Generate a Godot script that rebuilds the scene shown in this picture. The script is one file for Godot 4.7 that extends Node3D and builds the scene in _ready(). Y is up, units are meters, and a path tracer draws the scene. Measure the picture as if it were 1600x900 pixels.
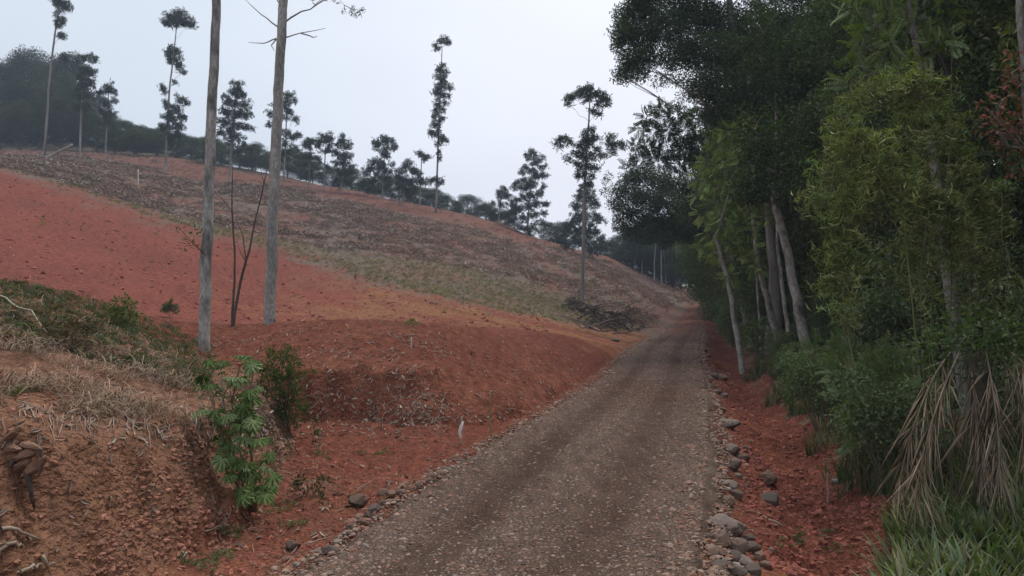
extends Node3D
# A gravel road climbing between a bare red hillside with lone eucalyptus trees and a dense forest edge.
# x right, y up, metres; d = -z is the distance ahead of the camera's foot point.

const EYE := 1.6
const FOCAL := 1236.4
const PITCH := 0.0967
var rng := RandomNumberGenerator.new()
var nz := FastNoiseLite.new()
var mats := {}
var names := {}

# ------------------------------------------------------------------ camera, sky, sun
func setup_view() -> void:
	var cam := Camera3D.new()
	cam.name = "camera"
	cam.fov = 40.0
	cam.near = 0.1
	cam.far = 3000.0
	cam.position = Vector3(0, EYE, 0)
	cam.rotation = Vector3(PITCH, 0, 0)
	add_child(cam)
	var w := 512
	var h := 256
	var im := Image.create(w, h, false, Image.FORMAT_RGBF)
	var soft := FastNoiseLite.new()
	soft.seed = 5
	soft.frequency = 1.3
	soft.fractal_octaves = 3
	var bright := Vector3(0.36, 0.45, -0.82).normalized()
	for j in h:
		var el := (0.5 - (j + 0.5) / h) * PI
		for i in w:
			var az := (i + 0.5) / w * TAU
			var dir := Vector3(sin(az) * cos(el), sin(el), -cos(az) * cos(el))
			var c := Vector3(0.445, 0.48, 0.55)
			if dir.y > 0.0:
				c = c.lerp(Vector3(0.48, 0.54, 0.605), smoothstep(0.0, 0.7, dir.y))
			else:
				c = Vector3(0.30, 0.25, 0.23)
			var k := smoothstep(0.7, 1.0, dir.dot(bright))
			c = c.lerp(Vector3(0.72, 0.72, 0.775), k * 0.62)
			if dir.y > -0.05:
				c *= 1.0 + 0.07 * soft.get_noise_3d(dir.x * 1.6, dir.y * 3.5, dir.z * 1.6)
			im.set_pixel(i, j, Color(c.x, c.y, c.z))
	var sm := PanoramaSkyMaterial.new()
	sm.panorama = ImageTexture.create_from_image(im)
	var sky := Sky.new()
	sky.sky_material = sm
	var env := Environment.new()
	env.background_mode = Environment.BG_SKY
	env.sky = sky
	env.background_energy_multiplier = 1.0
	env.tonemap_mode = Environment.TONE_MAPPER_LINEAR
	env.tonemap_exposure = 1.65
	env.fog_enabled = true
	env.fog_density = 0.0008
	env.fog_light_color = Color(0.80, 0.86, 0.95)
	env.sdfgi_enabled = true
	env.ssao_enabled = true
	env.ssil_enabled = true
	var we := WorldEnvironment.new()
	we.name = "world_environment"
	we.environment = env
	add_child(we)
	var sun := DirectionalLight3D.new()
	sun.name = "sun"
	sun.light_energy = 0.5
	sun.light_angular_distance = 25.0
	sun.light_color = Color(1.0, 0.97, 0.94)
	sun.shadow_enabled = true
	add_child(sun)
	sun.look_at_from_position(Vector3.ZERO, Vector3(-0.25, -0.9, 0.25), Vector3.FORWARD)

# ------------------------------------------------------------------ helpers: pixels and points
func ray(u: float, v: float) -> Vector2:
	var yc := (450.0 - v) / FOCAL
	var fwd := cos(PITCH) - yc * sin(PITCH)
	return Vector2((u - 800.0) / FOCAL / fwd, (sin(PITCH) + yc * cos(PITCH)) / fwd)

func px(u: float, v: float, d: float) -> Vector3:
	var r := ray(u, v)
	return Vector3(r.x * d, EYE + r.y * d, -d)

func hit(u: float, v: float, start := 3.0) -> Vector3:
	var r := ray(u, v)
	var d := start
	var last := start
	while d < 250.0:
		if EYE + r.y * d < gh(r.x * d, d):
			for i in 10:
				var m := (last + d) * 0.5
				if EYE + r.y * m < gh(r.x * m, m):
					d = m
				else:
					last = m
			return Vector3(r.x * d, gh(r.x * d, d), -d)
		last = d
		d *= 1.012
	return Vector3(r.x * 110.0, gh(r.x * 110.0, 110.0), -110.0)

func onground(x: float, d: float) -> Vector3:
	return Vector3(x, gh(x, d), -d)

func tag(o: Node, label: String, category: String, group := "", kind := "") -> Node:
	o.set_meta("label", label)
	o.set_meta("category", category)
	if group:
		o.set_meta("group", group)
	if kind:
		o.set_meta("kind", kind)
	return o

func numbered(n: String) -> String:
	var k: int = names.get(n, 0)
	names[n] = k + 1
	return n if k == 0 else "%s_%03d" % [n, k]

func base(called: String, at: Vector3, label: String, category: String, group := "", kind := "") -> Node3D:
	var o := Node3D.new()
	o.name = numbered(called)
	add_child(o)
	o.position = at
	tag(o, label, category, group, kind)
	return o

func copy(src: Node3D, called: String, label: String, group := "") -> Node3D:
	var o: Node3D = src.duplicate()
	o.name = numbered(called)
	add_child(o)
	o.set_meta("label", label)
	if group:
		o.set_meta("group", group)
	return o

func part(parent: Node, called: String, mesh: Mesh, m: Material) -> MeshInstance3D:
	var o := MeshInstance3D.new()
	o.name = called
	o.mesh = mesh
	o.material_override = m
	parent.add_child(o, true)
	return o

func rnd(a: float, b: float) -> float:
	return rng.randf_range(a, b)

func rdir() -> Vector3:
	while true:
		var v := Vector3(rnd(-1, 1), rnd(-1, 1), rnd(-1, 1))
		if v.length() < 1.0 and v.length() > 0.05:
			return v.normalized()
	return Vector3.UP

func orient(dir: Vector3, roll: float) -> Basis:
	var y := dir.normalized()
	var x := y.cross(Vector3(0.31, 0.2, 0.93)).normalized()
	if absf(y.dot(Vector3(0.31, 0.2, 0.93).normalized())) > 0.97:
		x = y.cross(Vector3.RIGHT).normalized()
	return Basis(x, y, x.cross(y)).rotated(y, roll)

# a list of copies: twelve numbers of a transform and four of a colour each
class Crowd:
	var buf := PackedFloat32Array()
	var n := 0
	func put(b: Basis, s: float, o: Vector3, c: Color) -> void:
		buf.append_array(PackedFloat32Array([b.x.x * s, b.y.x * s, b.z.x * s, o.x, b.x.y * s, b.y.y * s, b.z.y * s, o.y, b.x.z * s, b.y.z * s, b.z.z * s, o.z, c.r, c.g, c.b, 1.0]))
		n += 1

func crowd(parent: Node, called: String, c: Crowd, mesh: Mesh, m: Material) -> MultiMeshInstance3D:
	var mm := MultiMesh.new()
	mm.transform_format = MultiMesh.TRANSFORM_3D
	mm.use_colors = true
	mm.mesh = mesh
	mm.instance_count = c.n
	mm.buffer = c.buf
	var o := MultiMeshInstance3D.new()
	o.name = called
	o.multimesh = mm
	o.material_override = m
	parent.add_child(o, true)
	o.set_meta("kind", "stuff")
	return o

func tint(c: Color, spread: float) -> Color:
	var k := 1.0 + rnd(-spread, spread)
	return Color(c.r * k * (1.0 + rnd(-spread, spread) * 0.35), c.g * k, c.b * k * (1.0 + rnd(-spread, spread) * 0.35))

func curve_of(t: Array, x: float) -> float:
	# t: flat list x0, y0, x1, y1 ...; smooth through the points
	var n := t.size() / 2
	if x <= t[0]:
		return t[1]
	if x >= t[2 * n - 2]:
		return t[2 * n - 1]
	var i := 0
	while x > t[2 * i + 2]:
		i += 1
	var x0: float = t[2 * i]
	var x1: float = t[2 * i + 2]
	var y0: float = t[2 * i + 1]
	var y1: float = t[2 * i + 3]
	var m := (y1 - y0) / (x1 - x0)
	var m0 := m
	var m1 := m
	if i > 0:
		var ml: float = (y0 - t[2 * i - 1]) / (x0 - t[2 * i - 2])
		m0 = (ml * (x1 - x0) + m * (x0 - t[2 * i - 2])) / (x1 - t[2 * i - 2])
	if i < n - 2:
		var mr: float = (t[2 * i + 5] - y1) / (t[2 * i + 4] - x1)
		m1 = (mr * (x1 - x0) + m * (t[2 * i + 4] - x1)) / (t[2 * i + 4] - x0)
	var w := x1 - x0
	var s := (x - x0) / w
	var s2 := s * s
	var s3 := s2 * s
	return (2 * s3 - 3 * s2 + 1) * y0 + (s3 - 2 * s2 + s) * w * m0 + (-2 * s3 + 3 * s2) * y1 + (s3 - s2) * w * m1

# ------------------------------------------------------------------ materials
func noise_tex(seed_: int, freq: float, oct: int, lo: Color, hi: Color, kind := FastNoiseLite.TYPE_SIMPLEX_SMOOTH, size := 512, as_normal := false, bump := 4.0) -> NoiseTexture2D:
	var n := FastNoiseLite.new()
	n.seed = seed_
	n.noise_type = kind
	n.frequency = freq
	n.fractal_octaves = oct
	n.fractal_gain = 0.6
	var t := NoiseTexture2D.new()
	t.width = size
	t.height = size
	t.seamless = true
	t.noise = n
	if as_normal:
		t.as_normal_map = true
		t.bump_strength = bump
	else:
		var g := Gradient.new()
		g.set_color(0, lo)
		g.set_color(1, hi)
		t.color_ramp = g
	return t

func mat(key: String, color := Color.WHITE, rough := 0.95, vertex := true) -> StandardMaterial3D:
	if mats.has(key):
		return mats[key]
	var m := StandardMaterial3D.new()
	m.resource_name = key
	m.albedo_color = color.linear_to_srgb()
	m.roughness = rough
	m.metallic_specular = 0.3
	m.vertex_color_use_as_albedo = vertex
	m.cull_mode = BaseMaterial3D.CULL_DISABLED
	mats[key] = m
	return m

func leafmat(key: String, light := Color(0.62, 0.74, 0.25), rough := 0.65) -> StandardMaterial3D:
	if mats.has(key):
		return mats[key]
	var m := mat(key, Color.WHITE, rough)
	m.backlight_enabled = true
	m.backlight = light
	m.metallic_specular = 0.18
	return m

func make_materials() -> void:
	var m := mat("soil", Color.WHITE, 1.0)
	m.metallic_specular = 0.15
	m.albedo_texture = noise_tex(3, 0.012, 7, Color(0.62, 0.60, 0.58), Color(1, 1, 1), FastNoiseLite.TYPE_SIMPLEX_SMOOTH, 1024)
	m.uv1_triplanar = true
	m.uv1_world_triplanar = true
	m.uv1_scale = Vector3.ONE * 0.37
	m.normal_enabled = true
	m.normal_texture = noise_tex(4, 0.02, 7, Color.BLACK, Color.WHITE, FastNoiseLite.TYPE_SIMPLEX_SMOOTH, 1024, true, 9.0)
	m.heightmap_enabled = true
	m.heightmap_texture = noise_tex(5, 0.03, 6, Color.BLACK, Color.WHITE, FastNoiseLite.TYPE_SIMPLEX_SMOOTH, 1024)
	m.heightmap_scale = 8.0
	m = mat("hill", Color.WHITE, 1.0)
	m.metallic_specular = 0.15
	m.albedo_texture = noise_tex(13, 0.03, 6, Color(0.55, 0.53, 0.52), Color(1, 1, 1), FastNoiseLite.TYPE_SIMPLEX_SMOOTH, 1024)
	m.uv1_triplanar = true
	m.uv1_world_triplanar = true
	m.uv1_scale = Vector3.ONE * 0.09
	m.normal_enabled = true
	m.normal_texture = noise_tex(14, 0.06, 6, Color.BLACK, Color.WHITE, FastNoiseLite.TYPE_SIMPLEX_SMOOTH, 1024, true, 8.0)
	m = mat("road", Color.WHITE, 0.95)
	m.metallic_specular = 0.2
	m.albedo_texture = noise_tex(23, 0.05, 4, Color(0.30, 0.28, 0.27), Color(1, 1, 1), FastNoiseLite.TYPE_CELLULAR, 1024)
	m.uv1_triplanar = true
	m.uv1_world_triplanar = true
	m.uv1_scale = Vector3.ONE * 0.8
	m.normal_enabled = true
	m.normal_texture = noise_tex(24, 0.05, 4, Color.BLACK, Color.WHITE, FastNoiseLite.TYPE_CELLULAR, 1024, true, 8.0)
	m = mat("rock", Color.WHITE, 0.85)
	m.albedo_texture = noise_tex(33, 0.02, 6, Color(0.5, 0.48, 0.46), Color(1, 1, 1))
	m.uv1_triplanar = true
	m.uv1_scale = Vector3.ONE * 1.1
	m.normal_enabled = true
	m.normal_texture = noise_tex(34, 0.03, 6, Color.BLACK, Color.WHITE, FastNoiseLite.TYPE_SIMPLEX_SMOOTH, 512, true, 6.0)
	m = mat("bark", Color.WHITE, 0.9)
	m.albedo_texture = noise_tex(43, 0.02, 6, Color(0.62, 0.60, 0.58), Color(1, 1, 1))
	m.uv1_triplanar = true
	m.uv1_scale = Vector3(1.6, 0.5, 1.6)
	m.normal_enabled = true
	m.normal_texture = noise_tex(44, 0.04, 5, Color.BLACK, Color.WHITE, FastNoiseLite.TYPE_SIMPLEX_SMOOTH, 512, true, 5.0)
	m = mat("wood", Color.WHITE, 0.9)
	mats["bark_slab"] = mats["bark"].duplicate()
	mats["bark_slab"].albedo_color = Color(0.36, 0.21, 0.145).linear_to_srgb()
	mat("stone_small", Color.WHITE, 0.9)
	mat("dry", Color.WHITE, 0.9).metallic_specular = 0.2
	leafmat("leaf")
	leafmat("leaf_dry", Color(0.35, 0.28, 0.18), 0.8)

# ------------------------------------------------------------------ terrain
var TOP := []     # control points of the land beside the road: x, d, y
var tw := PackedFloat64Array()
var ta := PackedFloat64Array()
var tb := PackedFloat64Array()
var ROAD_H := [-30, -1.8, -10, -0.6, 0, -0.05, 6.2, 0.1, 10, 0.47, 14.5, 0.76, 21.9, 1.16, 35, 2.3, 50, 3.2, 65, 4.3, 80, 6.2, 97, 8.7, 130, 11.5, 200, 13, 340, 14]
var EDGE_L := []
var EDGE_R := []
var FOOT := []    # x, d, steepness along the foot of the cut banks
var xs := PackedFloat64Array()
var ds := PackedFloat64Array()
var hs := PackedFloat32Array()

func prepare_land() -> void:
	for e in [[6.2, 480, 1112, 890], [7.5, 597, 1118, 790], [10, 728, 1120, 706], [14.5, 852, 1116, 642], [21.9, 930, 1106, 595], [35, 985, 1095, 545], [50, 1014, 1096, 532], [65, 1040, 1098, 518], [80, 1062, 1101, 498], [97, 1078, 1106, 479]]:
		EDGE_L += [float(e[0]), ray(e[1], e[3]).x * e[0]]
		EDGE_R += [float(e[0]), ray(e[2], e[3]).x * e[0]]
	EDGE_L = [-30.0, -11.0, -10.0, -5.9, 0.0, -3.25] + EDGE_L + [115.0, 30.0, 140.0, 46.0, 200.0, 95.0, 340.0, 220.0]
	EDGE_R = [-30.0, -7.8, -10.0, -2.7, 0.0, -0.05] + EDGE_R + [115.0, 34.0, 140.0, 50.0, 200.0, 99.0, 340.0, 224.0]
	var seen := [
		[0, 640, 6.2], [150, 640, 7.2], [290, 640, 8.3], [440, 605, 11.8], [0, 540, 9], [150, 560, 10], [300, 580, 12], [0, 440, 14], [100, 465, 14.5], [200, 490, 15], [270, 522, 15.4], [318, 552, 15.8],
		[420, 507, 21], [365, 512, 19.5], [330, 528, 17.6], [500, 504, 19], [620, 509, 18.5], [760, 514, 23], [900, 525, 30], [985, 545, 36],
		[200, 492, 23], [420, 511, 27], [620, 517, 26], [900, 530, 38],
		[0, 436, 24], [0, 352, 42], [0, 268, 60], [0, 246, 105], [200, 400, 42], [200, 318, 62], [200, 257, 102], [420, 492, 34], [420, 450, 44], [420, 388, 58], [420, 338, 75], [420, 286, 105],
		[640, 496, 34], [640, 455, 50], [640, 400, 66], [640, 360, 82], [640, 321, 108], [800, 500, 43], [800, 470, 56], [800, 420, 75], [800, 358, 108], [910, 506, 55], [910, 480, 66], [910, 440, 80], [910, 396, 106],
		[1000, 517, 60], [1000, 482, 72], [1000, 450, 88], [1000, 421, 108], [1050, 490, 76], [1050, 460, 92], [1050, 437, 112],
		[-400, 430, 14], [-400, 420, 26], [-400, 330, 45], [-400, 240, 66], [-400, 205, 110],
		[-400, 180, 160], [0, 222, 150], [150, 222, 150], [300, 250, 150], [450, 284, 150], [640, 340, 150], [800, 390, 150], [1000, 450, 150], [0, 215, 240], [300, 300, 240], [640, 390, 240], [1000, 470, 240], [-200, 250, 340], [500, 400, 340], [1000, 490, 340]]
	for p in seen:
		var w := px(p[0], p[1], p[2])
		TOP.append([w.x, float(p[2]), w.y])
	for p in [[-6.0, 2.0, 1.5], [-10.0, 0.0, 2.3], [-12.0, 5.0, 2.8], [-20.0, 0.0, 4.5], [-8.0, -4.0, 1.6], [-30.0, 10.0, 6.0], [-5.0, 4.0, 1.3]]:
		TOP.append(p)
	solve_top()
	FOOT = [[-6.4, -8, 1.2], [-4.6, 0, 1.4], [-3.35, 4, 1.7], [-2.8, 5.8, 1.7], [-2.62, 7.2, 1.5], [-2.75, 8.8, 1.7], [-2.85, 10.5, 1.9], [-3.2, 12.0, 1.6], [-3.75, 13.0, 2.0], [-3.6, 13.9, 2.2], [-2.7, 13.9, 1.5], [-1.8, 13.2, 0.9], [-0.9, 13.0, 0.56], [0.15, 14.4, 0.5]]
	for d in [17, 20, 24, 28, 32, 36, 42, 50, 60, 70, 80, 97, 115, 140, 200, 340]:
		FOOT.append([curve_of(EDGE_L, d) - 0.4, float(d), 0.5])

func warp(x: float, d: float) -> Vector2:
	var q := maxf(d, -6.0) + 9.0
	return Vector2(x / q * 1.4, log(q))

func tps(r2: float) -> float:
	return 0.0 if r2 < 1e-12 else r2 * log(r2)

func solve_top() -> void:
	var n := TOP.size()
	var m := n + 3
	var a := []
	for p in TOP:
		var w := warp(p[0], p[1])
		ta.append(w.x)
		tb.append(w.y)
	for i in n:
		var row := PackedFloat64Array()
		row.resize(m + 1)
		for j in n:
			row[j] = tps((ta[i] - ta[j]) ** 2 + (tb[i] - tb[j]) ** 2)
		row[i] += 0.002
		row[n] = 1.0
		row[n + 1] = ta[i]
		row[n + 2] = tb[i]
		# elevation over the eye's level per metre of distance varies far less than the height itself
		row[m] = (TOP[i][2] - 1.2) / (maxf(TOP[i][1], -6.0) + 9.0)
		a.append(row)
	for k in 3:
		var row := PackedFloat64Array()
		row.resize(m + 1)
		for j in n:
			row[j] = [1.0, ta[j], tb[j]][k]
		a.append(row)
	for c in m:
		var best := c
		for r in range(c + 1, m):
			if absf(a[r][c]) > absf(a[best][c]):
				best = r
		var swap = a[c]
		a[c] = a[best]
		a[best] = swap
		var top: PackedFloat64Array = a[c]
		for r in range(c + 1, m):
			var row: PackedFloat64Array = a[r]
			var f: float = row[c] / top[c]
			if f != 0.0:
				for q in range(c, m + 1):
					row[q] -= f * top[q]
				a[r] = row
	tw.resize(m)
	for c in range(m - 1, -1, -1):
		var s: float = a[c][m]
		for q in range(c + 1, m):
			s -= a[c][q] * tw[q]
		tw[c] = s / a[c][c]

func top_h(x: float, d: float) -> float:
	var w := warp(x, d)
	var n := ta.size()
	var wx := w.x
	var wy := w.y
	var s := tw[n] + tw[n + 1] * wx + tw[n + 2] * wy
	for i in n:
		var dx := wx - ta[i]
		var dy := wy - tb[i]
		var r2 := dx * dx + dy * dy
		if r2 > 1e-9:
			s += tw[i] * r2 * log(r2)
	return 1.2 + s * (maxf(d, -6.0) + 9.0)

func floor_h(x: float, d: float, l: float, r: float) -> float:
	var rh := curve_of(ROAD_H, d)
	if x < l:
		return rh - 0.06 - 0.09 * smoothstep(0.0, 0.6, l - x)
	if x <= r:
		return rh - 0.06
	var t := x - r
	var near := smoothstep(5.6, 7.6, d)
	var far := 1.0 - 0.6 * smoothstep(30, 60, d)
	var ditch := curve_of([0.0, -0.06, 0.4, -0.26, 0.9, -0.52, 1.35, -0.56, 1.9, -0.34, 2.7, -0.12, 4.0, 0.0, 8.0, 0.1, 20.0, 0.5, 60.0, 2.0, 200.0, 4.0], t)
	var mound := curve_of([0.0, -0.06, 0.5, -0.12, 1.3, -0.16, 1.9, -0.3, 4.0, 0.0, 8.0, 0.1, 20.0, 0.5, 60.0, 2.0, 200.0, 4.0], t)
	return rh + lerpf(mound, ditch, near) * far

func smin(a: float, b: float, k: float) -> float:
	var h := clampf(0.5 + 0.5 * (b - a) / k, 0.0, 1.0)
	return lerpf(b, a, h) - k * h * (1.0 - h)

func foot_dist(x: float, d: float) -> Vector2:
	# signed distance to the foot line of the banks (positive on the hill's side) and its steepness
	var best := 1e9
	var k := 1.0
	var side := 1.0
	for i in FOOT.size() - 1:
		var ax: float = FOOT[i][0]
		var ad: float = FOOT[i][1]
		var ex: float = FOOT[i + 1][0] - ax
		var ed: float = FOOT[i + 1][1] - ad
		var t := clampf(((x - ax) * ex + (d - ad) * ed) / (ex * ex + ed * ed), 0.0, 1.0)
		var qx := x - ax - ex * t
		var qd := d - ad - ed * t
		var r := qx * qx + qd * qd
		if r < best:
			best = r
			k = lerpf(FOOT[i][2], FOOT[i + 1][2], t)
	# crossing test along x
	var cross := 0
	for i in FOOT.size() - 1:
		var d0: float = FOOT[i][1]
		var d1: float = FOOT[i + 1][1]
		if (d0 > d) != (d1 > d):
			if x < FOOT[i][0] + (d - d0) / (d1 - d0) * (FOOT[i + 1][0] - FOOT[i][0]):
				cross += 1
	side = 1.0 if cross % 2 == 1 else -1.0
	return Vector2(sqrt(best) * side, k)

func land(x: float, d: float) -> float:
	var l := curve_of(EDGE_L, d)
	var r := curve_of(EDGE_R, d)
	var h := floor_h(x, d, l, r)
	var rough := 1.0
	if x > l - 0.05 and x < r + 0.05:
		return h
	if x < l:
		var f := foot_dist(x, d)
		var near := 1.0 - smoothstep(14, 30, d)
		var sd := f.x + (nz.get_noise_2d(x * 9.0, d * 9.0) * 0.28 + nz.get_noise_2d(x * 30.0, d * 30.0) * 0.12) * near
		if sd > 0.0:
			var t := top_h(x, d)
			var face := h + f.y * sd
			if f.y < 1.0:
				face += (0.12 + 0.16 * nz.get_noise_2d(x * 11.0, d * 11.0)) * smoothstep(0.02, 0.22, sd) * (1.0 - smoothstep(28, 40, d))
			if f.y > 1.1:
				# a cut face: steep, a little hollow under the turf edge
				face += 0.5 * nz.get_noise_3d(x * 22.0, d * 22.0, 7.0) + 0.26 * nz.get_noise_3d(x * 75.0, d * 75.0, 17.0)
			h = maxf(h, smin(t, face, 0.12))
		elif sd > -0.5 and f.x > -0.5:
			h += 0.05 * smoothstep(-0.5, 0.0, sd) * (1.0 + nz.get_noise_2d(x * 40.0, d * 40.0))
	if d > 24.0 and d < 70.0 and x < l - 3.0:
		# rills and furrows down the graded slope
		h += 0.22 * nz.get_noise_2d((x + d * 0.55) * 20.0, (d - x * 0.55) * 2.2) * smoothstep(24, 30, d) * smoothstep(70, 60, d) * smoothstep(3.0, 7.0, l - x)
	if d > 45.0:
		h += nz.get_noise_2d(x * 1.2, d * 1.2) * 0.9 * smoothstep(45, 80, d) * (1.0 if x < l - 4.0 else 0.2)
	var clump := 0.035
	if x > r:
		clump = 0.11 * smoothstep(0.2, 0.7, x - r) * smoothstep(5.9, 7.2, d + (x - r) * 0.5)
		if d < 6.8:
			clump = maxf(clump, 0.012)
	if x < l and d < 24.0:
		clump = 0.07
	h += clump * nz.get_noise_2d(x * 26.0 + 50.0, d * 26.0) + clump * 0.9 * nz.get_noise_2d(x * 85.0, d * 85.0 + 30.0)
	return h

func axis(lo: float, f0: float, f1: float, hi: float, fine: float, grow: float) -> PackedFloat64Array:
	var a := []
	var step := fine
	var p := f0
	while p > lo:
		step *= grow
		p -= step
		a.push_front(p)
	p = f0
	while p < f1:
		a.append(p)
		p += fine
	step = fine
	while p < hi:
		a.append(p)
		step *= grow
		p += step
	a.append(p)
	return PackedFloat64Array(a)

func cell(a: PackedFloat64Array, v: float) -> int:
	return clampi(a.bsearch(v) - 1, 0, a.size() - 2)

func gh(x: float, d: float) -> float:
	var i := cell(xs, x)
	var j := cell(ds, d)
	var n := xs.size()
	var s := clampf((x - xs[i]) / (xs[i + 1] - xs[i]), 0.0, 1.0)
	var t := clampf((d - ds[j]) / (ds[j + 1] - ds[j]), 0.0, 1.0)
	var o := j * n + i
	return lerpf(lerpf(hs[o], hs[o + 1], s), lerpf(hs[o + n], hs[o + n + 1], s), t)

func slope(x: float, d: float) -> Vector3:
	var e := 0.06 + d * 0.004
	return Vector3(gh(x - e, d) - gh(x + e, d), 2.0 * e, gh(x, d + e) - gh(x, d - e)).normalized()

# zones of the open hill, as distances ahead over x
var RED_END := []
var OLIVE_END := []
var BRUSH_END := []

func line_of(points: Array) -> Array:
	var t := []
	var last := -1e9
	for p in points:
		var w := hit(p[0], p[1], 20.0)
		if w.x > last + 0.3:
			t += [w.x, -w.z]
			last = w.x
	return t

func soil_color(x: float, d: float, l: float, r: float, fd: float, ny: float) -> Color:
	var n1 := nz.get_noise_2d(x * 4.0, d * 4.0)
	var n2 := nz.get_noise_2d(x * 15.0 + 90.0, d * 15.0)
	var n3 := nz.get_noise_2d(x * 55.0, d * 55.0)
	var red := Color(0.20, 0.064, 0.042)
	var c := red
	if x >= l:
		c = Color(0.165, 0.054, 0.038).lerp(Color(0.235, 0.078, 0.05), clampf(0.5 + n2 + 0.5 * n3, 0, 1))
		if x > r and d < 7.5:
			c = c.lerp(Color(0.30, 0.115, 0.06), smoothstep(7.5, 6.4, d + n2 * 0.5) * 0.8)
		var t := x - r
		if t + n2 * 1.4 + n3 * 0.5 > 2.1:
			c = Color(0.15, 0.10, 0.066).lerp(Color(0.20, 0.125, 0.08), clampf(0.5 + n3 * 1.5, 0, 1))
		return c
	if fd < 0.0:
		# entrance and the strip beside the road
		c = Color(0.26, 0.11, 0.068).lerp(Color(0.22, 0.072, 0.048), clampf(0.5 + n1 * 0.6 + smoothstep(9.0, 11.0, d) * 0.5, 0, 1))
		if d > 40.0:
			c = c.lerp(Color(0.19, 0.14, 0.11), 0.8 * smoothstep(40, 48, d))
		return c
	var bank1 := smoothstep(13.6, 12.6, d + (x + 3.0) * 0.25)
	var brown := Color(0.225, 0.108, 0.07).lerp(Color(0.285, 0.135, 0.083), clampf(0.5 + n2 * 0.9, 0, 1))
	brown = brown.lerp(Color(0.135, 0.08, 0.055), smoothstep(0.15, 0.5, n1 + n3 * 0.3) * 0.7)
	c = c.lerp(Color(0.245, 0.092, 0.058), clampf(n2 * 0.7 + 0.2, 0, 1))
	c = c.lerp(Color(0.15, 0.05, 0.036), smoothstep(0.1, 0.5, n1 * 0.6 + n3 * 0.5) * 0.6)
	c = c.lerp(brown, bank1)
	var fine := nz.get_noise_2d(x * 120.0 + 7.0, d * 120.0)
	c = c * (1.0 + 0.45 * fine + 0.2 * n3)
	if d > 24.0:
		var bend := nz.get_noise_2d(x * 2.2 + 11.0, d * 2.2) * 4.0 + n1 * 2.0
		var e := curve_of(RED_END, x) + bend * 0.5
		var o := curve_of(OLIVE_END, x) + bend
		var b := curve_of(BRUSH_END, x) + bend
		var hill := Color(0.25, 0.075, 0.052).lerp(Color(0.21, 0.065, 0.048), clampf(0.5 + n1, 0, 1))
		hill = hill.lerp(Color(0.29, 0.128, 0.066), smoothstep(-15.0, -5.0, x + n2 * 6.0) * smoothstep(0.0, 0.3, n1 * 0.5 + 0.28) * smoothstep(28, 36, d + n2 * 4.0) * 0.95)
		hill = hill.lerp(Color(0.19, 0.06, 0.043), smoothstep(0.05, 0.4, nz.get_noise_2d((x + d * 0.55) * 22.0, (d - x * 0.55) * 2.5)) * 0.55)
		c = c.lerp(hill, smoothstep(24, 28, d))
		c = c.lerp(Color(0.18, 0.135, 0.102).lerp(Color(0.20, 0.11, 0.082), clampf(0.5 + n1 * 0.9, 0, 1)), smoothstep(e - 3.5, e + 3.5, d + n2 * 6.0))
		c = c.lerp(Color(0.18, 0.128, 0.102).lerp(Color(0.20, 0.092, 0.068), clampf(0.4 + n1 * 1.6, 0, 1)), smoothstep(o - 6.0, o + 6.0, d + n2 * 8.0))
		c = c.lerp(Color(0.21, 0.085, 0.06), smoothstep(b - 3.0, b + 3.0, d) * 0.8)
		if d + n2 * 10.0 > 122.0:
			c = Color(0.15, 0.11, 0.07)
	return c

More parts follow.
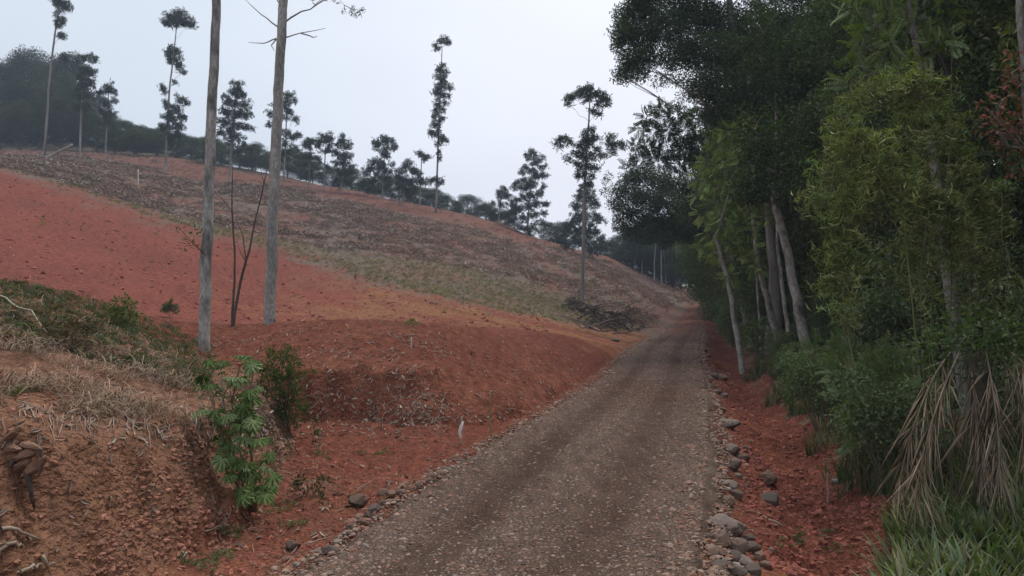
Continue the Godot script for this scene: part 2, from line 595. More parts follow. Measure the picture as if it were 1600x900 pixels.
func build_land() -> void:
	xs = axis(-240.0, -5.6, 5.2, 170.0, 0.05, 1.036)
	ds = axis(-22.0, 4.2, 15.0, 330.0, 0.05, 1.03)
	var n := xs.size()
	var m := ds.size()
	hs.resize(n * m)
	for j in m:
		for i in n:
			hs[j * n + i] = land(xs[i], ds[j])
	RED_END = line_of([[-150, 240], [0, 266], [130, 300], [260, 345], [400, 383], [520, 422], [640, 452], [760, 480], [850, 497], [930, 512], [990, 520]])
	OLIVE_END = line_of([[-150, 235], [0, 262], [130, 295], [260, 335], [400, 366], [520, 392], [640, 405], [760, 428], [850, 448], [930, 478], [1000, 508]])
	BRUSH_END = line_of([[-150, 205], [0, 240], [200, 258], [330, 285], [450, 292], [600, 325], [720, 350], [800, 372], [900, 396], [1000, 425]])
	var verts := PackedVector3Array()
	var norms := PackedVector3Array()
	var cols := PackedColorArray()
	verts.resize(n * m)
	norms.resize(n * m)
	cols.resize(n * m)
	for j in m:
		var d := ds[j]
		var l := curve_of(EDGE_L, d)
		var r := curve_of(EDGE_R, d)
		var j0 := maxi(j - 1, 0)
		var j1 := mini(j + 1, m - 1)
		for i in n:
			var o := j * n + i
			var i0 := maxi(i - 1, 0)
			var i1 := mini(i + 1, n - 1)
			verts[o] = Vector3(xs[i], hs[o], -d)
			var gx := (hs[j * n + i1] - hs[j * n + i0]) / (xs[i1] - xs[i0])
			var gd := (hs[j1 * n + i] - hs[j0 * n + i]) / (ds[j1] - ds[j0])
			norms[o] = Vector3(-gx, 1.0, gd).normalized()
			var fd := 1.0
			if xs[i] < l and xs[i] > l - 5.0 and d < 60.0:
				fd = foot_dist(xs[i], d).x + 0.1 * nz.get_noise_2d(xs[i] * 30.0, d * 30.0)
			elif xs[i] < l and xs[i] > l - 0.8:
				fd = -1.0
			cols[o] = soil_color(xs[i], d, l, r, fd, norms[o].y) * Color(1.38, 1.52, 1.55)
	var idx := [PackedInt32Array(), PackedInt32Array(), PackedInt32Array()]
	for j in m - 1:
		var d := ds[j]
		var l := curve_of(EDGE_L, d)
		var r := curve_of(EDGE_R, d)
		for i in n - 1:
			var o := j * n + i
			var zone := 0
			if d > 24.0 and xs[i] < l - 1.0:
				zone = 1
			elif xs[i] > r + 3.2:
				zone = 2
			idx[zone].append_array(PackedInt32Array([o, o + n, o + 1, o + 1, o + n, o + n + 1]))
	var called := ["ground", "hillside", "forest_floor"]
	var labels := ["bare red soil ground with cut banks and ditch beside the gravel road", "cleared red and brown hillside rising behind the cut bank", "dark leaf covered soil under the dense forest trees"]
	for z in 3:
		var used := {}
		var v2 := PackedVector3Array()
		var n2 := PackedVector3Array()
		var c2 := PackedColorArray()
		var i2 := PackedInt32Array()
		for k in idx[z]:
			if not used.has(k):
				used[k] = v2.size()
				v2.append(verts[k])
				n2.append(norms[k])
				c2.append(cols[k])
			i2.append(used[k])
		var arr := []
		arr.resize(Mesh.ARRAY_MAX)
		arr[Mesh.ARRAY_VERTEX] = v2
		arr[Mesh.ARRAY_NORMAL] = n2
		arr[Mesh.ARRAY_COLOR] = c2
		arr[Mesh.ARRAY_INDEX] = i2
		var mesh := ArrayMesh.new()
		mesh.add_surface_from_arrays(Mesh.PRIMITIVE_TRIANGLES, arr)
		var o := part(self, called[z], mesh, mats["hill"] if z == 1 else mats["soil"])
		tag(o, labels[z], ["ground", "hillside", "ground"][z], "", "structure")

func road_y(x: float, d: float) -> float:
	var l := curve_of(EDGE_L, d)
	var r := curve_of(EDGE_R, d)
	var s := clampf((x - l) / (r - l), 0.0, 1.0)
	var y := curve_of(ROAD_H, d) + 0.05 * sin(s * PI)
	y -= 0.035 * (exp(-pow((s - 0.3) / 0.07, 2)) + exp(-pow((s - 0.68) / 0.07, 2)))
	return y + 0.016 * nz.get_noise_2d(x * 14.0, d * 9.0) + 0.008 * nz.get_noise_2d(x * 60.0, d * 60.0)

func build_road() -> void:
	var st := SurfaceTool.new()
	st.begin(Mesh.PRIMITIVE_TRIANGLES)
	var cols := 60
	var rows := 0
	var d := -20.0
	while d < 180.0:
		var l := curve_of(EDGE_L, d)
		var r := curve_of(EDGE_R, d)
		var wl := 0.03 + 0.10 * nz.get_noise_2d(d * 12.0, 3.0) + 0.08 * nz.get_noise_2d(d * 45.0, 9.0)
		var wr := 0.03 + 0.10 * nz.get_noise_2d(d * 12.0, 33.0) + 0.08 * nz.get_noise_2d(d * 45.0, 19.0)
		for i in cols + 1:
			var s := float(i) / cols
			var x := lerpf(l - wl, r + wr, s)
			var y := road_y(x, d)
			var e := minf(s, 1.0 - s)
			y -= 0.12 * smoothstep(0.04, 0.0, e)
			var n1 := nz.get_noise_2d(x * 6.0, d * 2.0)
			var n2 := nz.get_noise_2d(x * 25.0, d * 10.0)
			var c := Color(0.235, 0.158, 0.122).lerp(Color(0.31, 0.225, 0.18), clampf(0.5 + n2, 0, 1))
			c = c.lerp(Color(0.20, 0.105, 0.075), smoothstep(-0.1, 0.4, n1 + 0.15 - absf(s - 0.5) * 0.5) * 0.75)
			c = c * (1.0 + 0.5 * nz.get_noise_2d(x * 160.0, d * 60.0))
			var track := exp(-pow((s - 0.3) / 0.09, 2)) + exp(-pow((s - 0.68) / 0.09, 2))
			c = c.lerp(Color(0.15, 0.085, 0.062), clampf(track * (0.6 + n2), 0.0, 0.85))
			if d + n1 * 16.0 + n2 * 6.0 > 62.0:
				# the upper stretch is not gravelled yet: bare orange soil
				c = Color(0.36, 0.16, 0.105) * (1.0 + 0.5 * n2)
			st.set_color(c)
			st.add_vertex(Vector3(x, y, -d))
		rows += 1
		d += 0.055 + maxf(0.0, absf(d - 9.0) - 5.0) * 0.02
	for j in rows - 1:
		for i in cols:
			var o := j * (cols + 1) + i
			for k in [o, o + cols + 1, o + 1, o + 1, o + cols + 1, o + cols + 2]:
				st.add_index(k)
	st.generate_normals()
	var o := part(self, "gravel_road", st.commit(), mats["road"])
	tag(o, "single lane of crushed grey brown gravel climbing between hill and forest", "road", "", "structure")

# ------------------------------------------------------------------ small shapes
func leaf(st: SurfaceTool, p: Vector3, dir: Vector3, nrm: Vector3, len_: float, wid: float, col: Color, droop := 0.15, fold := 0.25) -> void:
	var s := dir.cross(nrm).normalized()
	var mid := p + dir * len_ * 0.42
	var tip := p + dir * len_ - Vector3(0, droop * len_, 0)
	var lift := nrm * wid * fold
	st.set_color(col)
	for q in [p, mid + s * wid * 0.5 + lift, tip, p, tip, mid - s * wid * 0.5 + lift]:
		st.add_vertex(q)

func finish(st: SurfaceTool, smooth := false) -> ArrayMesh:
	if smooth:
		st.index()
	st.generate_normals()
	return st.commit()

func tool_() -> SurfaceTool:
	var st := SurfaceTool.new()
	st.begin(Mesh.PRIMITIVE_TRIANGLES)
	return st

func tube(st: SurfaceTool, pts: Array, rad: Array, sides: int, bark_a: Color, bark_b: Color, knots := 0.0) -> void:
	# a tapered limb through pts; patches of two bark tones, mixed by noise all over
	var rings := []
	var n := pts.size()
	var refv := Vector3(0.2, 0.1, 1.0)
	for i in n:
		var t: Vector3 = (pts[mini(i + 1, n - 1)] - pts[maxi(i - 1, 0)]).normalized()
		var a := t.cross(refv).normalized()
		if absf(t.dot(refv.normalized())) > 0.97:
			a = t.cross(Vector3.RIGHT).normalized()
		var b := t.cross(a)
		var ring := []
		for k in sides:
			var an := TAU * k / sides
			var rr: float = rad[i] * (1.0 + knots * nz.get_noise_3d(pts[i].x * 8.0 + cos(an) * 20.0, pts[i].y * 8.0, sin(an) * 20.0))
			ring.append(pts[i] + (a * cos(an) + b * sin(an)) * rr)
		rings.append(ring)
	for i in n - 1:
		for k in sides:
			var q := (k + 1) % sides
			for v in [rings[i][k], rings[i + 1][k], rings[i][q], rings[i][q], rings[i + 1][k], rings[i + 1][q]]:
				st.set_color(patchy(bark_a, bark_b, v))
				st.add_vertex(v)
	# close the tip
	var tip: Vector3 = pts[n - 1]
	for k in sides:
		st.set_color(patchy(bark_a, bark_b, tip))
		for v in [rings[n - 1][k], tip, rings[n - 1][(k + 1) % sides]]:
			st.add_vertex(v)

# lichen and bark come in patches of two tones, alike at the foot and at the tip
func patchy(tone: Color, other: Color, v: Vector3) -> Color:
	var big := nz.get_noise_3d(v.x * 60.0, v.y * 22.0, v.z * 60.0)
	var small := nz.get_noise_3d(v.x * 240.0, v.y * 110.0, v.z * 240.0)
	return tone.lerp(other, clampf(0.55 + 0.8 * big + 0.9 * small, 0.0, 1.0))

func bent(a: Vector3, b: Vector3, n: int, wob: float, sag := 0.0) -> Array:
	var pts := []
	var o := rnd(0, 90)
	for i in n + 1:
		var t := float(i) / n
		var env := sin(t * PI)
		var w := Vector3(nz.get_noise_1d(o + t * 40.0), nz.get_noise_1d(o + 300.0 + t * 40.0), nz.get_noise_1d(o + 600.0 + t * 40.0)) * wob * env
		pts.append(a.lerp(b, t) + w - Vector3(0, sag * env, 0))
	return pts

func taper(r0: float, r1: float, n: int) -> Array:
	var a := []
	for i in n + 1:
		a.append(lerpf(r0, r1, float(i) / n))
	return a

var spray := {}

func make_sprays() -> void:
	var g := func(lo: float, hi: float) -> Color:
		var k := rnd(lo, hi)
		return Color(k * rnd(0.92, 1.08), k, k * rnd(0.85, 1.1))
	# gum tree twig: narrow hanging leaves
	var st := tool_()
	for i in 16:
		var p := rdir() * rnd(0.05, 0.28)
		var dir := (Vector3(rnd(-1, 1), rnd(-1.3, 0.25), rnd(-1, 1))).normalized()
		leaf(st, p, dir, rdir(), rnd(0.16, 0.27), rnd(0.04, 0.065), g.call(0.75, 1.2), 0.3)
	spray["gum"] = finish(st)
	# broad leaved twig
	st = tool_()
	for i in 18:
		var p := Vector3(rnd(-0.22, 0.22), rnd(-0.12, 0.22), rnd(-0.22, 0.22))
		var dir := (p.normalized() * 0.8 + Vector3(rnd(-0.6, 0.6), rnd(-0.6, 0.3), rnd(-0.6, 0.6))).normalized()
		leaf(st, p, dir, (Vector3.UP + rdir() * 0.7).normalized(), rnd(0.10, 0.17), rnd(0.05, 0.075), g.call(0.7, 1.25), 0.15)
	spray["broad"] = finish(st)
	# feather shaped leaf, leaflets in pairs along a stalk (grows along +y, bends over)
	st = tool_()
	for i in 11:
		var t := (i + 1.0) / 11.5
		var p := Vector3(0, t * 0.52, t * t * 0.16)
		for s in [-1, 1]:
			var dir := Vector3(s * 0.9, 0.35, 0.12 + rnd(0, 0.25)).normalized()
			leaf(st, p, dir, Vector3(0, -0.3, -1).normalized(), lerpf(0.15, 0.09, absf(t - 0.4) * 1.4) * rnd(0.9, 1.1), 0.05, g.call(0.7, 1.25), 0.2, 0.15)
	leaf(st, Vector3.ZERO, Vector3(0, 0.95, 0.28).normalized(), Vector3.RIGHT, 0.56, 0.014, Color(0.9, 0.9, 0.7), 0.0, 0.0)
	spray["feather"] = finish(st)
	# bamboo twig: fans of thin blades
	st = tool_()
	for i in 15:
		var p := Vector3(rnd(-0.07, 0.07), rnd(0.0, 0.4), rnd(-0.07, 0.07))
		var dir := Vector3(rnd(-1, 1), rnd(-0.7, 0.7), rnd(-1, 1)).normalized()
		leaf(st, p, dir, (Vector3.UP + rdir() * 0.4).normalized(), rnd(0.13, 0.22), rnd(0.016, 0.026), g.call(0.75, 1.25), 0.3, 0.2)
	leaf(st, Vector3.ZERO, Vector3.UP, Vector3.RIGHT, 0.42, 0.008, Color(0.9, 0.85, 0.6), 0.0, 0.0)
	spray["bamboo"] = finish(st)
	# low weed tuft
	st = tool_()
	for i in 16:
		var a := rnd(0, TAU)
		var dir := Vector3(cos(a), rnd(0.3, 1.6), sin(a)).normalized()
		leaf(st, Vector3(rnd(-0.08, 0.08), rnd(0.0, 0.06), rnd(-0.08, 0.08)), dir, Vector3.UP, rnd(0.06, 0.14), rnd(0.014, 0.035), g.call(0.7, 1.25), 0.25)
	spray["weed"] = finish(st)
	# grass tuft: long blades that bend over
	st = tool_()
	for i in 13:
		blade(st, Vector3(rnd(-0.05, 0.05), 0, rnd(-0.05, 0.05)), rnd(0, TAU), rnd(0.25, 0.5), rnd(0.012, 0.02), rnd(0.3, 0.9), g.call(0.75, 1.2))
	spray["grass"] = finish(st)
	st = tool_()
	for i in 7:
		blade(st, Vector3(rnd(-0.06, 0.06), 0, rnd(-0.06, 0.06)), rnd(0, TAU), rnd(0.35, 0.65), rnd(0.035, 0.06), rnd(0.4, 0.9), g.call(0.75, 1.2))
	spray["broad_grass"] = finish(st)
	# dead scrub: a tangle of thin dry stems and curled leaves
	st = tool_()
	for i in 34:
		var a := rnd(0, TAU)
		var dir := Vector3(cos(a), rnd(-0.05, 0.9), sin(a)).normalized()
		var p := Vector3(rnd(-0.3, 0.3), rnd(0, 0.12), rnd(-0.3, 0.3))
		leaf(st, p, dir, rdir(), rnd(0.10, 0.34), rnd(0.012, 0.05), g.call(0.5, 1.35), 0.2)
	spray["scrub"] = finish(st)
	# curled dead leaf
	st = tool_()
	var c := Color(1, 1, 1)
	st.set_color(c)
	var L := 0.5
	for k in 4:
		var z0 := (k / 4.0 - 0.5)
		var z1 := ((k + 1) / 4.0 - 0.5)
		var w0 := 0.14 * sin((k / 4.0) * PI) + 0.004
		var w1 := 0.14 * sin(((k + 1) / 4.0) * PI) + 0.004
		var y0 := 0.35 * z0 * z0
		var y1 := 0.35 * z1 * z1
		for s in [-1, 1]:
			var q := [Vector3(0, y0, z0), Vector3(s * w0, y0 + w0 * 0.5, z0), Vector3(0, y1, z1), Vector3(s * w1, y1 + w1 * 0.5, z1)]
			for v in [q[0], q[1], q[2], q[2], q[1], q[3]]:
				st.add_vertex(v)
	spray["dead_leaf"] = finish(st)
	# twig
	st = tool_()
	tube(st, [Vector3(-0.5, 0, 0), Vector3(-0.15, 0.04, 0.03), Vector3(0.2, 0.02, -0.02), Vector3(0.5, 0.05, 0.05)], [0.018, 0.016, 0.013, 0.006], 5, Color(0.8, 0.8, 0.8), Color(1.1, 1.1, 1.1))
	spray["twig"] = finish(st)
	# straw: fallen dry grass stems
	st = tool_()
	for i in 12:
		var a := rnd(0, TAU)
		var p := Vector3(rnd(-0.18, 0.18), rnd(0.0, 0.04), rnd(-0.18, 0.18))
		blade(st, p, a, rnd(0.2, 0.45), rnd(0.006, 0.014), rnd(1.2, 1.6), g.call(0.55, 1.35))
	spray["straw"] = finish(st)

func blade(st: SurfaceTool, p: Vector3, az: float, len_: float, wid: float, lean: float, col: Color) -> void:
	var out := Vector3(cos(az), 0, sin(az))
	var side := Vector3(-sin(az), 0, cos(az))
	st.set_color(col)
	var last := p
	var lw := wid * 0.6
	var q := p
	for k in 4:
		var ang := lean * (0.25 + 0.42 * k)
		q = last + (Vector3.UP * cos(ang) + out * sin(ang)) * len_ * 0.25
		var w: float = wid * [1.0, 0.9, 0.6, 0.05][k]
		for v in [last - side * lw * 0.5, last + side * lw * 0.5, q - side * w * 0.5, q - side * w * 0.5, last + side * lw * 0.5, q + side * w * 0.5]:
			st.add_vertex(v)
		last = q
		lw = w

func ico(sub: int) -> Array:
	var t := (1.0 + sqrt(5.0)) / 2.0
	var v := []
	for p in [[-1, t, 0], [1, t, 0], [-1, -t, 0], [1, -t, 0], [0, -1, t], [0, 1, t], [0, -1, -t], [0, 1, -t], [t, 0, -1], [t, 0, 1], [-t, 0, -1], [-t, 0, 1]]:
		v.append(Vector3(p[0], p[1], p[2]).normalized())
	var f := [[0, 11, 5], [0, 5, 1], [0, 1, 7], [0, 7, 10], [0, 10, 11], [1, 5, 9], [5, 11, 4], [11, 10, 2], [10, 7, 6], [7, 1, 8], [3, 9, 4], [3, 4, 2], [3, 2, 6], [3, 6, 8], [3, 8, 9], [4, 9, 5], [2, 4, 11], [6, 2, 10], [8, 6, 7], [9, 8, 1]]
	for s in sub:
		var nf2 := []
		var mid := {}
		for tri in f:
			var m := []
			for e in 3:
				var a: int = tri[e]
				var b: int = tri[(e + 1) % 3]
				var key := mini(a, b) * 100000 + maxi(a, b)
				if not mid.has(key):
					mid[key] = v.size()
					v.append(((v[a] + v[b]) * 0.5).normalized())
				m.append(mid[key])
			nf2 += [[tri[0], m[0], m[2]], [tri[1], m[1], m[0]], [tri[2], m[2], m[1]], [m[0], m[1], m[2]]]
		f = nf2
	return [v, f]

func rock_mesh(sd: int, sub: int, cuts: int, squash: Vector3, smooth := true, lumps := 0.25) -> ArrayMesh:
	var r := RandomNumberGenerator.new()
	r.seed = sd
	var g := ico(sub)
	var planes := []
	for i in cuts:
		planes.append([Vector3(r.randf_range(-1, 1), r.randf_range(-0.8, 1), r.randf_range(-1, 1)).normalized(), r.randf_range(0.55, 0.85)])
	var pts := []
	for v in g[0]:
		var p: Vector3 = v * (1.0 + lumps * nz.get_noise_3d(v.x * 60.0 + sd * 37.0, v.y * 60.0, v.z * 60.0) + lumps * 0.35 * nz.get_noise_3d(v.x * 190.0, v.y * 190.0 + sd, v.z * 190.0))
		for c in planes:
			var over: float = p.dot(c[0]) - c[1]
			if over > 0.0:
				p -= c[0] * over * 0.93
		pts.append(p * squash)
	var st := tool_()
	st.set_smooth_group(0 if smooth else -1)
	for tri in g[1]:
		for k in [0, 2, 1]:
			st.set_color(Color.WHITE)
			st.add_vertex(pts[tri[k]])
	return finish(st, smooth)

# ------------------------------------------------------------------ trees
# fill a clump with sprays; limbs lead to it
func fill(c: Crowd, at: Vector3, r: float, size: float, k: float, col: Color, spread := 0.25, flat := 0.8, up := 0.35, hang := 0.0) -> void:
	var n := int(ceil(k * r * r / (size * size)))
	for i in n:
		var dir := rdir()
		var q := dir * pow(rnd(0.02, 1.0), 0.42)
		var p := at + Vector3(q.x * r, q.y * r * flat, q.z * r)
		var o := (dir + Vector3(0, up, 0) + rdir() * 0.6).normalized()
		if hang > 0.0:
			o = (o + Vector3(0, -hang, 0)).normalized()
		c.put(orient(o, rnd(0, TAU)), size / 0.5 * rnd(0.75, 1.25), p, tint(col, spread))

func px_tree(called: String, label: String, group: String, at: Vector3, trunk: Array, clumps: Array, d: float, o := {}) -> Node3D:
	# trunk: points in the picture from the foot up; clumps: u, v, radius in the picture [, distance]
	var t := base(called, at, label, "tree", group)
	var st := tool_()
	var pts := [Vector3.ZERO]
	var rads := [o.get("r0", 0.2)]
	var raw := []
	for q in trunk:
		raw.append(px(q[0], q[1], q[2] if q.size() > 2 else d) - at)
	var prev := Vector3(0, -0.3, 0)
	pts = [prev]
	var total := raw.size()
	for i in total:
		var seg := 12 if o.get("sides", 7) > 9 else 4
		for s in seg:
			var f := (s + 1.0) / seg
			var p: Vector3 = prev.lerp(raw[i], f) + Vector3(nz.get_noise_1d((i + f) * 34.0 + at.x * 9.0), 0, 0) * o.get("r0", 0.2) * 0.4
			pts.append(p)
		prev = raw[i]
	rads = taper(o.get("r0", 0.2), o.get("r1", 0.04), pts.size() - 1)
	rads[0] *= 1.5
	rads[1] *= 1.22
	rads[2] *= 1.08
	var c0: Color = o.get("bark0", Color(0.20, 0.18, 0.16))
	var c1: Color = o.get("bark1", Color(0.46, 0.43, 0.40))
	tube(st, pts, rads, o.get("sides", 7), c0, c1, 0.15)
	part(t, "trunk", finish(st), mats["bark"])
	var br := tool_()
	var made := []
	var cr := Crowd.new()
	var size: float = o.get("size", 0.6)
	var wide: float = o.get("wide", 1.0)
	var k: float = o.get("k", 9.0)
	var col: Color = o.get("col", Color(0.045, 0.06, 0.04))
	for q in clumps:
		var dd: float = (q[3] if q.size() > 3 else d)
		var r: float = q[2] * wide * dd / FOCAL
		var p := px(q[0], q[1], dd + rnd(-0.7, 0.7) * r * (0.0 if q.size() > 3 else 1.0)) - at
		if o.get("spray", "gum") == "gum" and q.size() < 4:
			r *= 0.86
			for s in 3:
				var sat := rdir() * r * rnd(0.9, 1.35)
				fill(cr, p + sat * Vector3(1, 0.7, 1), r * rnd(0.28, 0.5), size, k * 0.8, col, 0.25, 0.7, 0.2)
		fill(cr, p, r, size, k * (q[4] if q.size() > 4 else 1.0), col, o.get("spread", 0.25), o.get("flat", 0.75), o.get("up", 0.35), o.get("hang", 0.0))
		# limb from the trunk, starting below the clump
		var best := 0
		for i in pts.size():
			if pts[i].y < p.y - r * 0.3 - absf(p.x - pts[i].x) * 0.5:
				best = i
		var rr: float = maxf(rads[best] * 0.24, 0.01)
		var from: Vector3 = pts[best]
		var reach := from.distance_to(p) * 0.75
		for e in made:
			if e.distance_to(p) < reach and e.y < p.y + r:
				reach = e.distance_to(p)
				from = e
				rr = maxf(rads[best] * 0.14, 0.01)
		made.append(p)
		if o.get("sides", 7) > 13:
			br = tool_()
		var lim := bent(from, p, 5, r * 0.9, 0.0)
		tube(br, lim, taper(rr, rr * 0.3, 5), 5, c0, c1)
		for s in 3:
			var e := p + rdir() * r * 0.8
			tube(br, bent(lim[3], e, 3, r * 0.3), taper(rr * 0.4, rr * 0.12, 3), 4, c0, c1)
		if o.get("sides", 7) > 13:
			part(t, "branch", finish(br), mats["bark"])
	if clumps.size() and o.get("sides", 7) > 13:
		crowd(t, "crown", cr, spray[o.get("spray", "gum")], mats["leaf"])
	elif clumps.size():
		part(t, "branches", finish(br), mats["bark"])
		crowd(t, "crown", cr, spray[o.get("spray", "gum")], mats["leaf"])
	return t

func forest_tree(called: String, label: String, group: String, height: float, r: float, low: float, kind: String, col: Color, sd: int, clumps := 26, size := 0.7, k := 6.0) -> Node3D:
	rng.seed = sd
	var t := base(called, Vector3.ZERO, label, "tree", group)
	var st := tool_()
	var top := Vector3(rnd(-0.6, 0.6), height * 0.93, rnd(-0.6, 0.6))
	var pts := bent(Vector3(0, -0.4, 0), top, 10, height * 0.05)
	var r0 := height * 0.012 + 0.03
	tube(st, pts, taper(r0, 0.03, 10), 8, Color(0.07, 0.06, 0.05), Color(0.24, 0.22, 0.19), 0.2)
	part(t, "trunk", finish(st), mats["bark"])
	var br := tool_()
	var cr := Crowd.new()
	for i in clumps:
		var f := (i + rnd(0, 1)) / clumps
		var y := lerpf(low, height * 0.97, f)
		var a := i * 2.4 + rnd(-0.5, 0.5)
		var w := r * sin(clampf(0.18 + f * 0.8, 0, 1) * PI) * rnd(0.45, 1.0)
		var p := Vector3(cos(a) * w, y, sin(a) * w) + top * Vector3(f, 0, f)
		var cl := r * rnd(0.25, 0.42)
		fill(cr, p, cl, size, k, tint(col, 0.22), 0.22, 0.75)
		var j := clampi(int(f * 8.0) , 0, 9)
		tube(br, bent(pts[j], p, 4, 0.5), taper(r0 * 0.4, 0.012, 4), 5, Color(0.07, 0.06, 0.05), Color(0.2, 0.18, 0.16))
	part(t, "branches", finish(br), mats["bark"])
	crowd(t, "crown", cr, spray[kind], mats["leaf"])
	return t

func shrub(called: String, label: String, group: String, h: float, r: float, kind: String, col: Color, sd: int, size := 0.5, k := 7.0) -> Node3D:
	rng.seed = sd
	var t := base(called, Vector3.ZERO, label, "shrub", group)
	var st := tool_()
	var cr := Crowd.new()
	for i in 12:
		var a := i * 2.4
		var w := r * rnd(0.15, 0.8)
		var p := Vector3(cos(a) * w, rnd(0.2, 0.95) * h, sin(a) * w)
		tube(st, bent(Vector3(cos(a) * 0.06, -0.1, sin(a) * 0.06), p, 4, 0.2), taper(0.02, 0.006, 4), 5, Color(0.07, 0.06, 0.045), Color(0.16, 0.14, 0.1))
		fill(cr, p, r * rnd(0.3, 0.5), size, k, tint(col, 0.2), 0.25, 0.8)
	part(t, "stems", finish(st), mats["wood"])
	crowd(t, "foliage", cr, spray[kind], mats["leaf"])
	return t

func _ready() -> void:
	setup_view()
	rng.seed = 7
	nz.seed = 11
	nz.frequency = 0.03
	nz.fractal_octaves = 4
	make_materials()
	prepare_land()
	build_land()
	build_road()
	make_sprays()
	hill_trees()
	bank_trees()
	forest()
	near_plants()
	rocks_and_gravel()
	litter()
	hill_cover()
	small_things()

# ------------------------------------------------------------------ trees on and behind the hill
func gx(u: float, v: float, d: float) -> Vector3:
	return onground(ray(u, v).x * d, d)

